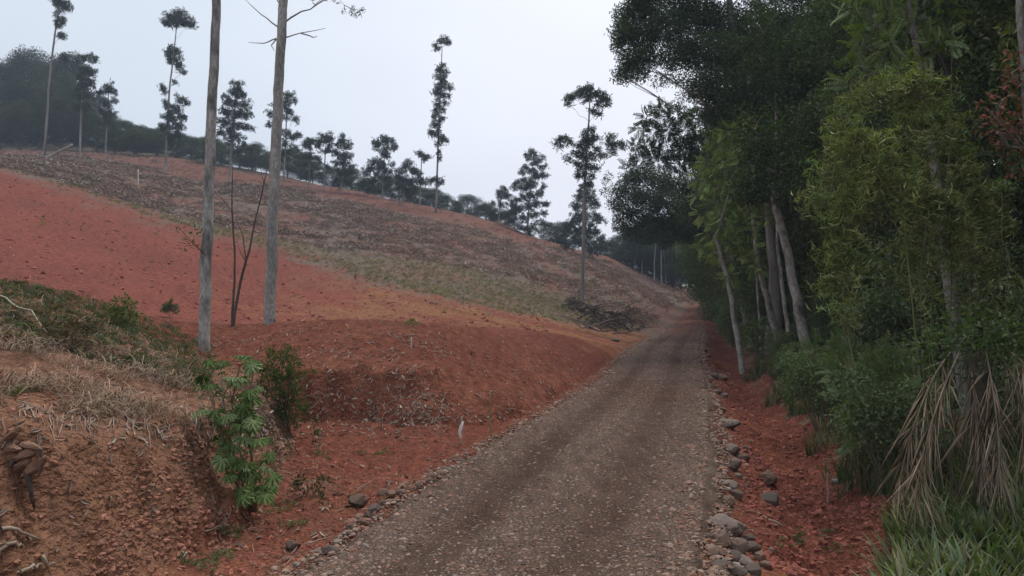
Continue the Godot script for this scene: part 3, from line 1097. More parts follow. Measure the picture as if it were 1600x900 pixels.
func hill_trees() -> void:
	rng.seed = 21
	var g := "tall thin gum trees standing along the crest of the hill"
	var gum := {"wide": 1.35, "r0": 0.22, "r1": 0.05, "size": 0.7, "k": 13.0, "col": Color(0.055, 0.072, 0.055), "spray": "gum"}
	var list := [
		["slender gum tree with four small tufts hanging on one side of its bare pale trunk", 103, [[69, 247], [76, 140], [86, 50], [95, 0], [100, -25]], [[97, 6, 13], [104, 12, 9], [88, 2, 9], [93, 30, 9], [97, 36, 6], [95, 55, 6], [99, 58, 4], [99, 87, 7], [103, 92, 4], [98, -20, 14], [90, 40, 5]]],
		["twin stemmed gum tree with stacked flat tufts in front of the dark wood", 106, [[125, 240], [128, 150], [132, 92]], [[127, 92, 9], [140, 90, 8], [150, 94, 5], [140, 110, 12], [130, 118, 8], [128, 135, 9], [141, 128, 9], [138, 148, 8], [125, 150, 8], [136, 165, 9], [120, 168, 7]]],
		["small gum tree with a round cap above two side tufts at the wood's edge", 110, [[165, 240], [168, 180], [170, 138]], [[170, 137, 9], [162, 142, 7], [178, 142, 7], [178, 158, 7], [165, 165, 8], [160, 176, 8], [172, 178, 8], [168, 190, 9], [155, 145, 6]]],
		["tall gum tree with an umbrella cap, bare gaps and a bushy lower half", 104, [[258, 266], [262, 190], [266, 130], [272, 75], [278, 25]], [[268, 26, 13], [280, 22, 13], [292, 32, 12], [260, 34, 8], [300, 40, 6], [278, 35, 10], [266, 80, 10], [275, 90, 11], [282, 104, 9], [287, 112, 5], [268, 94, 8], [254, 137, 6], [258, 144, 4], [271, 128, 4], [284, 156, 9], [292, 161, 5], [264, 165, 9], [274, 172, 11], [284, 182, 8], [262, 182, 11], [272, 195, 11], [258, 200, 9], [284, 198, 6], [266, 212, 10], [280, 212, 6], [282, 222, 5], [272, 228, 7]]],
		["broad leafy gum tree with dense layered crown and thin twin stem", 100, [[358, 285], [362, 230], [366, 180], [371, 128]], [[371, 133, 9], [366, 143, 10], [376, 146, 9], [354, 153, 9], [366, 160, 11], [380, 162, 10], [348, 172, 8], [360, 176, 11], [374, 178, 11], [387, 180, 7], [350, 190, 11], [366, 195, 12], [380, 196, 8], [356, 208, 11], [344, 205, 7], [370, 212, 9], [388, 200, 6], [364, 224, 9], [380, 226, 6], [392, 232, 5], [372, 236, 6]]],
		["open gum tree partly hidden by the smooth grey trunk of the cut bank", 103, [[442, 292], [446, 230], [449, 150]], [[450, 148, 8], [456, 158, 7], [446, 162, 8], [430, 163, 6], [452, 175, 9], [462, 186, 7], [424, 178, 6], [420, 194, 5], [440, 182, 8], [447, 208, 9], [458, 214, 8], [468, 210, 5], [446, 224, 7], [462, 230, 6], [444, 240, 6], [468, 236, 4]]],
		["gum tree with five ragged tufts beside two flat topped neighbours", 108, [[482, 292], [484, 260], [486, 225]], [[486, 222, 8], [478, 227, 7], [474, 242, 6], [486, 243, 8], [496, 247, 6], [479, 256, 5], [482, 268, 7], [480, 276, 6]]],
		["umbrella topped gum tree with almost bare lower stem", 108, [[506, 298], [507, 255], [509, 220]], [[502, 218, 8], [510, 214, 8], [516, 220, 7], [498, 227, 5], [514, 232, 6], [506, 236, 5], [497, 264, 3], [513, 261, 4]]],
		["leafy gum tree with many small pads down to half its height", 108, [[533, 302], [536, 260], [537, 222]], [[537, 219, 8], [530, 225, 6], [544, 227, 6], [525, 238, 6], [546, 243, 7], [534, 244, 7], [528, 256, 7], [540, 258, 6], [549, 260, 5], [535, 270, 7], [544, 268, 5], [530, 282, 6], [545, 285, 7]]],
		["gum tree with a wide flat cap above a broad lower crown", 110, [[598, 320], [599, 270], [601, 225]], [[588, 226, 7], [598, 220, 9], [608, 221, 8], [616, 230, 6], [600, 236, 8], [604, 243, 6], [613, 257, 5], [586, 252, 9], [594, 258, 8], [578, 264, 7], [590, 270, 9], [604, 268, 7], [574, 272, 5], [604, 280, 7], [582, 283, 7], [606, 290, 5], [568, 288, 8], [580, 295, 9]]],
		["low spreading gum tree with several flat pads", 110, [[630, 328], [632, 290], [635, 265]], [[636, 260, 8], [628, 266, 6], [645, 266, 6], [624, 277, 8], [632, 282, 6], [652, 270, 7], [648, 284, 8], [656, 280, 6], [632, 293, 8], [650, 297, 7], [660, 285, 5], [640, 303, 8]]],
		["thin gum tree with two tiny caps at the top", 110, [[656, 325], [657, 280], [659, 242]], [[655, 239, 5], [661, 243, 4], [668, 246, 5], [664, 250, 3]]],
		["very tall narrow gum tree with a column of leaves below a small detached tuft", 104, [[680, 338], [684, 240], [688, 140], [691, 72]], [[680, 70, 5], [684, 76, 5], [695, 61, 7], [700, 66, 5], [688, 66, 5], [691, 104, 6], [686, 110, 6], [693, 114, 7], [683, 120, 6], [690, 124, 8], [695, 130, 6], [684, 133, 7], [691, 138, 7], [703, 138, 5], [681, 145, 6], [688, 148, 8], [697, 150, 5], [694, 160, 6], [684, 165, 6], [680, 173, 6], [689, 172, 7], [680, 182, 6], [690, 186, 6], [684, 192, 7], [678, 196, 6], [673, 208, 6], [682, 210, 8], [692, 216, 7], [686, 222, 6], [697, 218, 4], [687, 238, 4], [686, 248, 4], [673, 283, 6], [681, 279, 7], [688, 285, 6]]],
		["small gum tree with three loose tufts beside the tall bushy one", 112, [[779, 350], [782, 320], [784, 300]], [[786, 300, 8], [780, 306, 6], [791, 307, 5], [770, 317, 4], [783, 320, 6], [766, 334, 6], [774, 336, 5], [784, 338, 6]]],
		["large bushy gum tree with a conical crown on the shoulder of the hill", 108, [[823, 376], [827, 320], [833, 245]], [[833, 240, 8], [826, 247, 7], [841, 248, 7], [834, 255, 8], [820, 260, 6], [846, 262, 6], [830, 266, 8], [815, 270, 6], [848, 276, 7], [838, 275, 7], [824, 280, 8], [812, 285, 8], [804, 292, 8], [832, 288, 9], [820, 295, 9], [848, 292, 6], [844, 302, 7], [832, 304, 9], [816, 308, 8], [852, 318, 7], [840, 318, 8], [826, 322, 9], [810, 325, 8], [800, 330, 6], [848, 332, 6], [834, 336, 9], [818, 340, 9], [846, 348, 7], [832, 354, 9], [814, 356, 8], [825, 366, 10]]],
		["young gum tree half hidden behind the large bushy one", 114, [[803, 366], [805, 335], [807, 312]], [[806, 312, 7], [800, 320, 7], [796, 333, 7], [808, 328, 7], [800, 345, 6], [790, 350, 7]]],
		["dense dark gum tree standing behind the lone tree of the brush heap", 104, [[916, 400], [914, 360], [916, 300]], [[914, 296, 11], [906, 306, 10], [924, 306, 10], [930, 318, 9], [900, 322, 9], [916, 320, 12], [905, 338, 12], [922, 338, 12], [936, 345, 9], [895, 350, 12], [912, 358, 13], [928, 362, 12], [886, 362, 9], [940, 372, 9], [902, 376, 12], [920, 382, 13], [885, 384, 9], [936, 390, 10]]],
	]
	for t in list:
		var o := gum.duplicate()
		if t[2][0][0] > 470 and t[3].size() < 33 and t[2][0][0] < 800:
			o.wide = 1.6
		o.r0 = 0.2 if t[3].size() > 10 else 0.15
		px_tree("gum_tree", t[0], g, gx(t[2][0][0], t[2][0][1], t[1]), t[2], t[3], t[1], o)
	# the lone tree rising out of the brush heap by the road
	var lone := hit(910, 478, 30.0)
	var o2 := gum.duplicate()
	o2.merge({"size": 0.6, "r0": 0.2, "bark1": Color(0.36, 0.33, 0.31)}, true)
	px_tree("gum_tree", "lone tall gum tree with a spreading top rising from the brush heap by the road", g, lone, [[910, 470], [911, 380], [914, 280], [919, 200], [921, 160]], [[892, 152, 8], [902, 147, 9], [912, 141, 9], [922, 139, 10], [932, 146, 9], [944, 153, 9], [950, 161, 6], [887, 160, 6], [918, 154, 10], [936, 160, 8], [926, 172, 7], [934, 178, 6], [920, 206, 9], [914, 216, 9], [926, 218, 9], [905, 226, 8], [918, 228, 10], [880, 215, 8], [870, 221, 6], [874, 229, 5], [888, 220, 7], [958, 212, 7], [952, 222, 8], [962, 226, 9], [972, 228, 6], [956, 236, 7], [934, 234, 7], [938, 244, 7], [900, 240, 7], [910, 244, 9], [922, 244, 9], [888, 248, 6], [904, 256, 8], [918, 258, 10], [930, 262, 7], [912, 272, 8], [924, 276, 7], [904, 274, 6], [918, 286, 6]], -lone.z, o2)
	# dark wood behind the crest: low broad trees
	rng.seed = 22
	var kinds := []
	for i in 4:
		kinds.append(forest_tree("wood_tree", "dark broad crowned tree in the wood beyond the hill crest", "trees of the dark wood beyond the crest", 13.0, 4.0 + i * 0.35, 2.5, "broad", [Color(0.045, 0.068, 0.04), Color(0.07, 0.085, 0.055), Color(0.055, 0.072, 0.055), Color(0.08, 0.09, 0.05)][i], 220 + i, 30, 0.9, 11.0))
	var spots := []
	# u, v of the top, distance
	for s in [[-20, 90, 150], [15, 78, 155], [45, 84, 152], [70, 100, 158], [20, 120, 138], [-15, 130, 136], [55, 128, 140], [85, 110, 150], [108, 112, 150], [88, 140, 138], [118, 150, 136], [30, 160, 126], [62, 165, 128], [0, 165, 126], [95, 172, 126], [125, 178, 128], [150, 165, 142], [150, 190, 128], [175, 182, 140], [195, 195, 136], [180, 205, 124], [215, 200, 142], [230, 212, 136], [210, 218, 124], [250, 222, 140], [245, 232, 124], [275, 232, 130], [300, 228, 138], [320, 240, 130], [345, 246, 132], [375, 244, 138], [330, 256, 122], [400, 250, 138], [395, 262, 124], [425, 262, 132], [450, 272, 128], [470, 270, 136], [490, 276, 128], [520, 278, 132], [550, 284, 130], [575, 282, 136], [600, 300, 126], [625, 296, 132], [650, 302, 128], [680, 316, 128], [700, 320, 130], [730, 330, 126], [760, 338, 128], [790, 352, 126], [860, 372, 124], [885, 376, 124], [945, 380, 128], [965, 385, 122], [985, 398, 122], [1000, 372, 126], [1018, 366, 128], [1036, 372, 126], [1054, 368, 128], [1072, 372, 126], [1090, 365, 130], [1008, 392, 120], [1000, 400, 114], [1018, 402, 115], [1032, 405, 114], [1046, 408, 115], [1060, 412, 114], [985, 396, 114], [1044, 396, 122], [-60, 100, 150], [-50, 150, 130]]:
		spots.append(s)
	for i in spots.size():
		var s = spots[i]
		var p := gx(s[0], 240, s[2])
		var top := px(s[0], s[1], s[2])
		var hh := maxf(top.y - p.y, 3.5) * (rnd(0.9, 1.05) if s[0] < 75 else rnd(1.05, 1.35))
		var o: Node3D = kinds[i] if i < 4 else copy(kinds[i % 4], "wood_tree", "")
		var tone: String = ["dark green", "grey green", "blue green", "olive green"][i % 4]
		var spot: String = "on the high slope above the slender gum" if s[0] < 60 and s[1] < 140 else ("behind the slender and twin stemmed gum trees" if s[0] < 160 else ("behind the umbrella capped gum tree" if s[0] < 330 else ("behind the two grey bank trunks" if s[0] < 480 else ("behind the flat capped gum trees" if s[0] < 720 else ("beyond the shoulder of the hill" if s[0] < 990 else "where the road bends out of sight")))))
		o.set_meta("label", "%s broad crowned tree %s" % [tone, spot])
		o.position = p
		var sc := hh / 13.0
		if sc > 1.9:
			o.position.y += hh - 13.0 * 1.9
			sc = 1.9
		o.scale = Vector3(clampf(sc, 0.7, 1.2), sc, clampf(sc, 0.7, 1.2))
		o.rotation.y = rnd(0, TAU)

# ------------------------------------------------------------------ trees on the cut bank
func bank_trees() -> void:
	rng.seed = 31
	var b0 := Color(0.30, 0.29, 0.28)
	var b1 := Color(0.62, 0.60, 0.58)
	var a := hit(318, 551)
	var d := -a.z
	px_tree("gum_tree", "slim grey gum trunk with dark lichen patches at the end of the weedy bank", "", a, [[319, 535], [321, 450], [326, 330], [331, 180], [336, 50], [340, -60], [344, -200], [350, -380]], [[330, -420, 50], [370, -400, 60], [350, -480, 60], [300, -370, 40]], d, {"r0": 0.12, "r1": 0.07, "sides": 14, "bark0": b0 * 0.55, "bark1": b1, "size": 0.5, "k": 4.0})
	var c := hit(420, 505)
	var dc := -c.z
	var t := px_tree("gum_tree", "smooth grey gum trunk with bare side twigs, thickest on the bank edge", "", c, [[421, 495], [424, 420], [430, 270], [436, 130], [441, 30], [444, -60], [448, -200], [455, -350]], [[520, -8, 12, 0.0, 0.6], [430, -400, 60], [490, -380, 60], [460, -460, 60], [400, -340, 40]].map(func(q): return q if q.size() < 4 else [q[0], q[1], q[2], dc, q[4]]), dc, {"r0": 0.165, "r1": 0.1, "sides": 14, "bark0": b0, "bark1": b1 * 0.9, "size": 0.45, "k": 4.0})
	for q in [[[433, 42], [408, 22], [382, -2]], [[438, 60], [470, 52], [509, 44]], [[432, 60], [412, 68], [388, 66]], [[440, 12], [430, -6], [424, -20]], [[434, 60], [424, 70], [428, 80]], [[470, 52], [490, 58], [496, 56]]]:
		var pts := []
		for r in q:
			pts.append(px(r[0], r[1], dc + 0.02) - c)
		var smooth := []
		for i in pts.size() - 1:
			for k in 3:
				smooth.append(pts[i].lerp(pts[i + 1], k / 3.0) + rdir() * 0.012)
		smooth.append(pts[-1])
		var tw := tool_()
		tube(tw, smooth, taper(0.024, 0.006, smooth.size() - 1), 6, b0, b1)
		part(t, "twig", finish(tw), mats["bark"])
	# hanging leafy end of a high branch
	var cr := Crowd.new()
	var st := tool_()
	for q in [[512, -20, 538, 8], [538, 8, 556, 18], [538, 8, 541, 22], [505, -25, 492, 0], [545, 12, 562, 16]]:
		st = tool_()
		tube(st, bent(px(q[0], q[1], dc) - c, px(q[2], q[3], dc) - c, 4, 0.05), taper(0.012, 0.004, 4), 5, b0, b1)
		part(t, "hanging_twig", finish(st), mats["bark"])
	for q in [[537, 19, 4], [552, 14, 4], [556, 24, 5], [558, 18, 5], [566, 16, 4], [550, 22, 4], [489, 0, 3], [508, -4, 4]]:
		fill(cr, px(q[0], q[1], dc) - c, q[2] * dc / FOCAL, 0.22, 3.0, Color(0.05, 0.06, 0.045), 0.2, 0.9, -0.6)
	crowd(t, "hanging_leaves", cr, spray["gum"], mats["leaf"])
	# bare double stemmed sapling between them
	var s0 := hit(363, 511)
	var ds2 := -s0.z
	var sap := base("sapling", s0, "bare dark sapling with two thin forking stems between the grey trunks", "sapling")
	var bd := Color(0.055, 0.04, 0.035)
	var bl := Color(0.12, 0.09, 0.075)
	for q in [[[362, 513, 0.035], [366, 440, 0.028], [367, 390, 0.024], [362, 328, 0.02], [364, 255, 0.008]], [[363, 513, 0.04], [376, 440, 0.034], [390, 390, 0.026], [402, 330, 0.018], [412, 290, 0.014], [421, 238, 0.006]], [[384, 404, 0.018], [380, 370, 0.012], [368, 340, 0.006]], [[384, 408, 0.014], [377, 398, 0.01], [373, 388, 0.005]], [[360, 326, 0.014], [348, 312, 0.01], [337, 302, 0.006]], [[413, 286, 0.01], [406, 260, 0.007], [402, 245, 0.004]]]:
		var pts := []
		var rr := []
		for i in q.size() - 1:
			for k in 3:
				pts.append(px(lerpf(q[i][0], q[i + 1][0], k / 3.0), lerpf(q[i][1], q[i + 1][1], k / 3.0), ds2) - s0 + rdir() * 0.012)
				rr.append(lerpf(q[i][2], q[i + 1][2], k / 3.0))
		pts.append(px(q[-1][0], q[-1][1], ds2) - s0)
		rr.append(q[-1][2])
		st = tool_()
		tube(st, pts, rr, 7, bd, bl)
		part(sap, "stem", finish(st), mats["wood"])
	# leafy twig beside the slim trunk
	var tg := px(318, 390, d)
	var tb2 := base("leafy_twig", a + Vector3(0, 0.0, 0.16), "thin twig with a few green leaves growing from the slim grey trunk", "twig")
	st = tool_()
	cr = Crowd.new()
	var o0 := tb2.position
	for q in [[322, 400, 300, 372], [310, 385, 288, 385], [318, 395, 278, 352]]:
		tube(st, bent(px(q[0], q[1], d - 0.1) - o0, px(q[2], q[3], d - 0.1) - o0, 4, 0.08), taper(0.008, 0.003, 4), 4, bd, bl)
	for q in [[303, 364, 7], [300, 370, 5], [288, 384, 6], [276, 348, 4]]:
		fill(cr, px(q[0], q[1], d - 0.1) - o0, q[2] * d / FOCAL, 0.22, 4.0, Color(0.11, 0.14, 0.06), 0.2, 0.9, 0.0)
	part(tb2, "stalk", finish(st), mats["wood"])
	crowd(tb2, "leaves", cr, spray["broad"], mats["leaf"])

# ------------------------------------------------------------------ the forest beside the road
func side(d: float, off: float) -> Vector3:
	var x := curve_of(EDGE_R, d) + off
	return onground(x, d)

func forest() -> void:
	rng.seed = 41
	var dark := Color(0.06, 0.082, 0.04)
	# trees with a shape of their own at the edge
	var over := side(33, 3.0)
	px_tree("forest_tree", "huge dark tree whose crown hangs out over the road against the sky", "", over, [[1212, 420, 33], [1200, 300, 33], [1185, 180, 33], [1150, 60, 33], [1120, -120, 33]],
		[[985, 25, 28], [1010, 10, 32], [965, 72, 12], [975, 50, 22], [1000, 60, 30], [985, 95, 24], [972, 118, 14], [1000, 115, 14], [1012, 88, 22], [1040, 40, 40], [1060, 85, 34], [1085, 20, 45], [1100, 80, 45], [1130, 40, 45], [1110, 130, 38], [1045, 118, 12, 33, 0.35], [1030, 130, 12, 33, 0.35], [1065, 125, 16, 33, 0.35], [1075, 150, 14, 33, 0.35], [1125, 180, 36], [1165, 100, 48], [1165, 160, 40], [1000, -20, 32], [1050, -30, 50], [1110, -50, 60], [1190, 40, 50], [1190, -40, 60], [1220, 100, 45], [1210, 180, 42], [1250, 50, 50], [1250, -30, 60]],
		33, {"r0": 0.3, "r1": 0.1, "size": 0.38, "k": 42.0, "spray": "broad", "col": Color(0.085, 0.12, 0.06), "spread": 0.42})
	var lace := side(39, 2.6)
	px_tree("forest_tree", "lacy dark tree with feathery leaves showing the sky through its crown", "", lace, [[1150, 430, 39], [1135, 330, 39], [1110, 240, 39], [1080, 200, 39]],
		[[1012, 182, 14], [1035, 172, 14], [1055, 180, 16], [1000, 200, 10], [1020, 205, 14], [1045, 205, 16], [1070, 205, 18], [995, 225, 12], [1012, 232, 14], [1040, 230, 16], [1068, 235, 18], [1000, 250, 14], [1030, 252, 16], [990, 240, 8], [1090, 185, 18], [1095, 225, 22], [1060, 255, 20], [985, 262, 10]],
		39, {"r0": 0.16, "r1": 0.05, "size": 0.42, "k": 40.0, "spray": "feather", "col": Color(0.08, 0.105, 0.065), "up": 0.1, "flat": 0.6})
	var dense := side(50, 3.0)
	px_tree("forest_tree", "rounded dense tree with blue green crown leaning to the road below the lacy one", "", dense, [[1150, 470, 50], [1130, 400, 50], [1080, 340, 50], [1030, 310, 50]],
		[[985, 280, 18], [968, 296, 14], [1005, 275, 20], [1030, 285, 24], [990, 305, 22], [962, 316, 12], [975, 330, 18], [1010, 315, 24], [1040, 315, 26], [1060, 290, 26], [1075, 325, 26], [995, 340, 20], [1020, 348, 22], [965, 348, 10], [985, 362, 16], [1050, 350, 24], [1080, 360, 26], [1010, 370, 14], [1040, 376, 14], [945, 300, 5], [952, 275, 4], [946, 284, 4]],
		50, {"r0": 0.22, "r1": 0.06, "size": 0.46, "k": 34.0, "spray": "broad", "col": Color(0.08, 0.11, 0.065)})
	var pale := hit(1162, 583)
	var pd := -pale.z
	px_tree("forest_tree", "young tree with a leaning pale trunk and bright feathery leaves at the road edge", "", pale, [[1156, 550], [1148, 500], [1140, 450], [1128, 410], [1118, 370], [1135, 320], [1150, 250]],
		[[1140, 205, 16], [1160, 195, 16], [1122, 225, 16], [1150, 225, 20], [1178, 215, 18], [1105, 255, 13], [1130, 255, 18], [1160, 255, 22], [1188, 245, 18], [1090, 278, 10], [1112, 285, 16], [1142, 288, 20], [1170, 288, 20], [1095, 302, 10], [1120, 315, 17], [1150, 318, 20], [1180, 315, 18], [1100, 335, 13], [1130, 345, 18], [1160, 350, 20], [1112, 365, 16], [1140, 375, 18], [1170, 385, 18], [1098, 385, 9], [1120, 395, 15], [1150, 405, 17], [1180, 415, 15], [1140, 432, 12], [1200, 280, 16], [1200, 340, 16]],
		pd, {"r0": 0.12, "r1": 0.04, "sides": 10, "size": 0.34, "k": 24.0, "spray": "feather", "col": Color(0.28, 0.34, 0.12), "bark0": Color(0.22, 0.20, 0.17), "bark1": Color(0.60, 0.57, 0.52), "up": 0.0, "hang": 0.35, "spread": 0.3})
	for q in [[1272, 592, [[1266, 570], [1252, 500], [1238, 430], [1224, 370], [1210, 310], [1204, 240]], 0.17, "dark trunked tree with a pale lower bole leaning toward the road"], [1217, 560, [[1212, 520], [1200, 470], [1185, 410], [1178, 350], [1170, 250], [1172, 120]], 0.14, "leaning spotted tree trunk between the pale young tree and the tall bole"], [1326, 560, [[1322, 520], [1314, 460], [1304, 400], [1296, 330], [1290, 200], [1290, 60]], 0.13, "moss covered tree trunk wrapped in bamboo leaves"], [1236, 575, [[1232, 520], [1222, 440], [1215, 380], [1212, 250], [1215, 100]], 0.08, "thin straight dark tree trunk behind the pale bole"], [1190, 555, [[1187, 500], [1183, 440], [1178, 380], [1178, 240]], 0.06, "slim dark stem rising beside the spotted trunk"]]:
		var p := hit(q[0], q[1])
		var dd := -p.z
		var cl := []
		for i in 10:
			cl.append([q[2][-1][0] + rnd(-35, 40), q[2][-1][1] + rnd(-70, 60), rnd(24, 38), dd - rnd(0.0, 1.6)])
		px_tree("forest_tree", q[4], "", p, q[2], cl, dd, {"r0": q[3], "r1": q[3] * 0.6, "sides": 12, "size": 0.5, "k": 14.0, "spray": "broad", "col": dark, "bark0": Color(0.15, 0.14, 0.12), "bark1": Color(0.60, 0.57, 0.52)})
	# feather leaved tree overhead and the tree with red brown leaves
	var f8 := side(13, 4.2)
	px_tree("forest_tree", "tree with long drooping feathery green leaves above the bamboo", "", f8, [[1480, 420, 13.5], [1460, 250, 13.5], [1430, 60, 13.5], [1410, -60, 13.5]],
		[[1340, 15, 24], [1365, 35, 26], [1395, 10, 30], [1420, 45, 28], [1455, 25, 30], [1355, 75, 24], [1385, 75, 24], [1450, 75, 26], [1335, 105, 18], [1365, 115, 20], [1475, 60, 26], [1410, 100, 18], [1400, -30, 40], [1460, -30, 40], [1340, -20, 30], [1330, 130, 14]],
		13.5, {"r0": 0.12, "size": 0.33, "k": 14.0, "spray": "feather", "col": Color(0.20, 0.25, 0.12), "up": 0.0, "hang": 0.3})
	var f9 := side(9, 4.6)
	px_tree("forest_tree", "dark tree with patches of dull red leaves beside the bamboo", "", f9, [[1640, 500, 9.5], [1620, 300, 9.5], [1600, 100, 9.5], [1590, -60, 9.5]],
		[[1548, 175, 14], [1565, 160, 15], [1585, 150, 15], [1572, 190, 16], [1592, 185, 15], [1556, 205, 14], [1578, 215, 14], [1596, 230, 14], [1600, 262, 12], [1560, 225, 10], [1580, 115, 12], [1600, 100, 12]],
		9.5, {"r0": 0.11, "size": 0.3, "k": 11.0, "spray": "broad", "col": Color(0.24, 0.10, 0.08), "hang": 0.3, "spread": 0.35})
	# rows of trees further in
	var kinds := []
	for i in 5:
		kinds.append(forest_tree("forest_tree", "dense dark forest tree standing further inside the wood", "trees standing further inside the forest", 15.0, 3.4, [2.0, 3.0, 1.2, 2.5, 1.6][i], "broad", [Color(0.085, 0.115, 0.052), Color(0.125, 0.165, 0.07), Color(0.095, 0.125, 0.075), Color(0.15, 0.18, 0.08), Color(0.13, 0.14, 0.075)][i], 410 + i, 46, 0.48, 9.0))
	rng.seed = 43
	var n := 0
	for q in [[4.5, 8.5, 0.8], [7, 8.0, 0.85], [9.5, 8.4, 0.95], [12.5, 8.4, 1.0], [11, 11.5, 1.2], [15.5, 8.0, 1.0], [16, 11, 1.25], [18.5, 7.4, 1.0], [21.5, 7.0, 1.0], [20, 11, 1.3], [24.5, 6.8, 1.0], [28, 6.6, 1.05], [26, 10, 1.3], [31.5, 6.6, 1.05], [35, 6.6, 1.1], [33, 11, 1.35], [38, 6.0, 1.0], [42, 5.6, 0.95], [41, 10, 1.2], [47, 5.2, 0.9], [53, 5.0, 0.85], [52, 9, 1.1], [58, 4.4, 0.8], [63, 4.4, 0.8], [64, 8.5, 1.0], [69, 4.0, 0.78], [75, 3.8, 0.8], [76, 8, 1.0], [81, 3.6, 0.75], [88, 3.4, 0.8], [95, 3.2, 0.8], [90, 8, 1.1], [103, 2.8, 0.85], [110, 4, 0.9], [45, 2.8, 1.1], [51, 2.4, 1.05], [58, 2.2, 1.1], [66, 2.0, 1.1], [74, 2.0, 1.1], [83, 1.8, 1.1], [93, 1.8, 1.1], [37, 3.4, 1.0], [8, 13, 1.2], [4, 13, 1.1], [14, 15, 1.4], [22, 16, 1.5], [1.5, 8.5, 0.8]]:
		var o: Node3D = kinds[n] if n < 5 else copy(kinds[n % 5], "forest_tree", "")
		var spot: String = "deep in the wood" if q[1] > 8.9 else ("behind the withered palm" if q[0] < 9 else ("behind the bamboo" if q[0] < 17 else ("behind the pale bole" if q[0] < 30 else ("beside the huge overhanging tree" if q[0] < 45 else ("lining the road past the lacy tree" if q[0] < 70 else "lining the far top of the road")))))
		o.set_meta("label", "%s forest tree standing %s" % [["dark green", "mid green", "grey green", "olive", "brownish green"][n % 5], spot])
		o.position = side(q[0], q[1] + rnd(-0.4, 0.4))
		o.scale = Vector3.ONE * q[2] * Vector3(1, rnd(0.95, 1.12), 1)
		o.rotation.y = rnd(0, TAU)
		n += 1
	# bare thin trunks against the light where the road bends away
	for q in [[1003, 415, 372, 0.1], [1012, 418, 362, 0.08], [1022, 418, 350, 0.1], [1033, 424, 366, 0.12], [1040, 426, 360, 0.09], [1047, 430, 370, 0.08], [992, 412, 370, 0.08], [1056, 432, 360, 0.1], [973, 405, 372, 0.1]]:
		var dd := 112.0 + rnd(-3, 6)
		var p := gx(q[0], q[1], dd)
		var cl := []
		for i in 6:
			cl.append([q[0] + rnd(-12, 12), q[2] + rnd(-22, 12), rnd(5, 9)])
		px_tree("thin_tree", "thin pale stemmed tree at the far end of the road", "thin trees at the far end of the road", p, [[q[0], q[1] - 8], [q[0] + rnd(-4, 4), (q[1] + q[2]) * 0.5], [q[0] + rnd(-5, 5), q[2] - 15]], cl, dd, {"r0": q[3], "r1": 0.05, "size": 0.9, "k": 16.0, "col": Color(0.045, 0.055, 0.04)})
	# undergrowth along the foot of the forest
	var low := [
		shrub("undergrowth_shrub", "dark leafy shrub at the foot of the forest", "shrubs along the forest foot", 1.9, 1.0, "broad", Color(0.155, 0.19, 0.105), 421, 0.36, 15.0),
		shrub("undergrowth_shrub", "dark leafy shrub at the foot of the forest", "shrubs along the forest foot", 2.6, 1.1, "broad", Color(0.16, 0.185, 0.10), 422, 0.32, 15.0),
		shrub("undergrowth_shrub", "dark leafy shrub at the foot of the forest", "shrubs along the forest foot", 1.4, 0.9, "bamboo", Color(0.20, 0.22, 0.12), 423, 0.45, 15.0),
		shrub("undergrowth_shrub", "dark leafy shrub at the foot of the forest", "shrubs along the forest foot", 2.2, 1.0, "feather", Color(0.165, 0.205, 0.10), 424, 0.4, 15.0)]
	rng.seed = 44
	n = 0
	var spots := []
	var d := 9.5
	while d < 100.0:
		spots.append([d, 2.2 + rnd(-0.4, 0.5) + (0.4 if d > 17 and d < 34 else 0.0), rnd(0.35, 0.7) if d < 34 else rnd(0.8, 1.3)])
		spots.append([d + 0.5, 4.4 + rnd(-0.4, 0.5) + (0.6 if d > 17 and d < 34 else 0.0), rnd(0.5, 1.25)])
		if d < 40:
			spots.append([d + 0.2, 6.4 + rnd(-0.3, 0.5), rnd(0.7, 1.6)])
		d *= 1.075
		d += 0.35
	for q in spots:
		var o: Node3D = low[n] if n < 4 else copy(low[n % 4], "undergrowth_shrub", "")
		var spot: String = "under the bamboo" if q[0] < 14 else ("round the moss covered trunk" if q[0] < 22 else ("round the pale and spotted boles" if q[0] < 36 else ("along the middle of the forest edge" if q[0] < 60 else "along the far top of the road")))
		o.set_meta("label", "%s shrub at the forest foot %s" % [["broad leaved", "tall small leaved", "narrow leaved", "feathery"][n % 4], spot])
		o.position = side(q[0], q[1])
		o.scale = Vector3.ONE * q[2]
		o.rotation.y = rnd(0, TAU)
		n += 1
	bamboo()

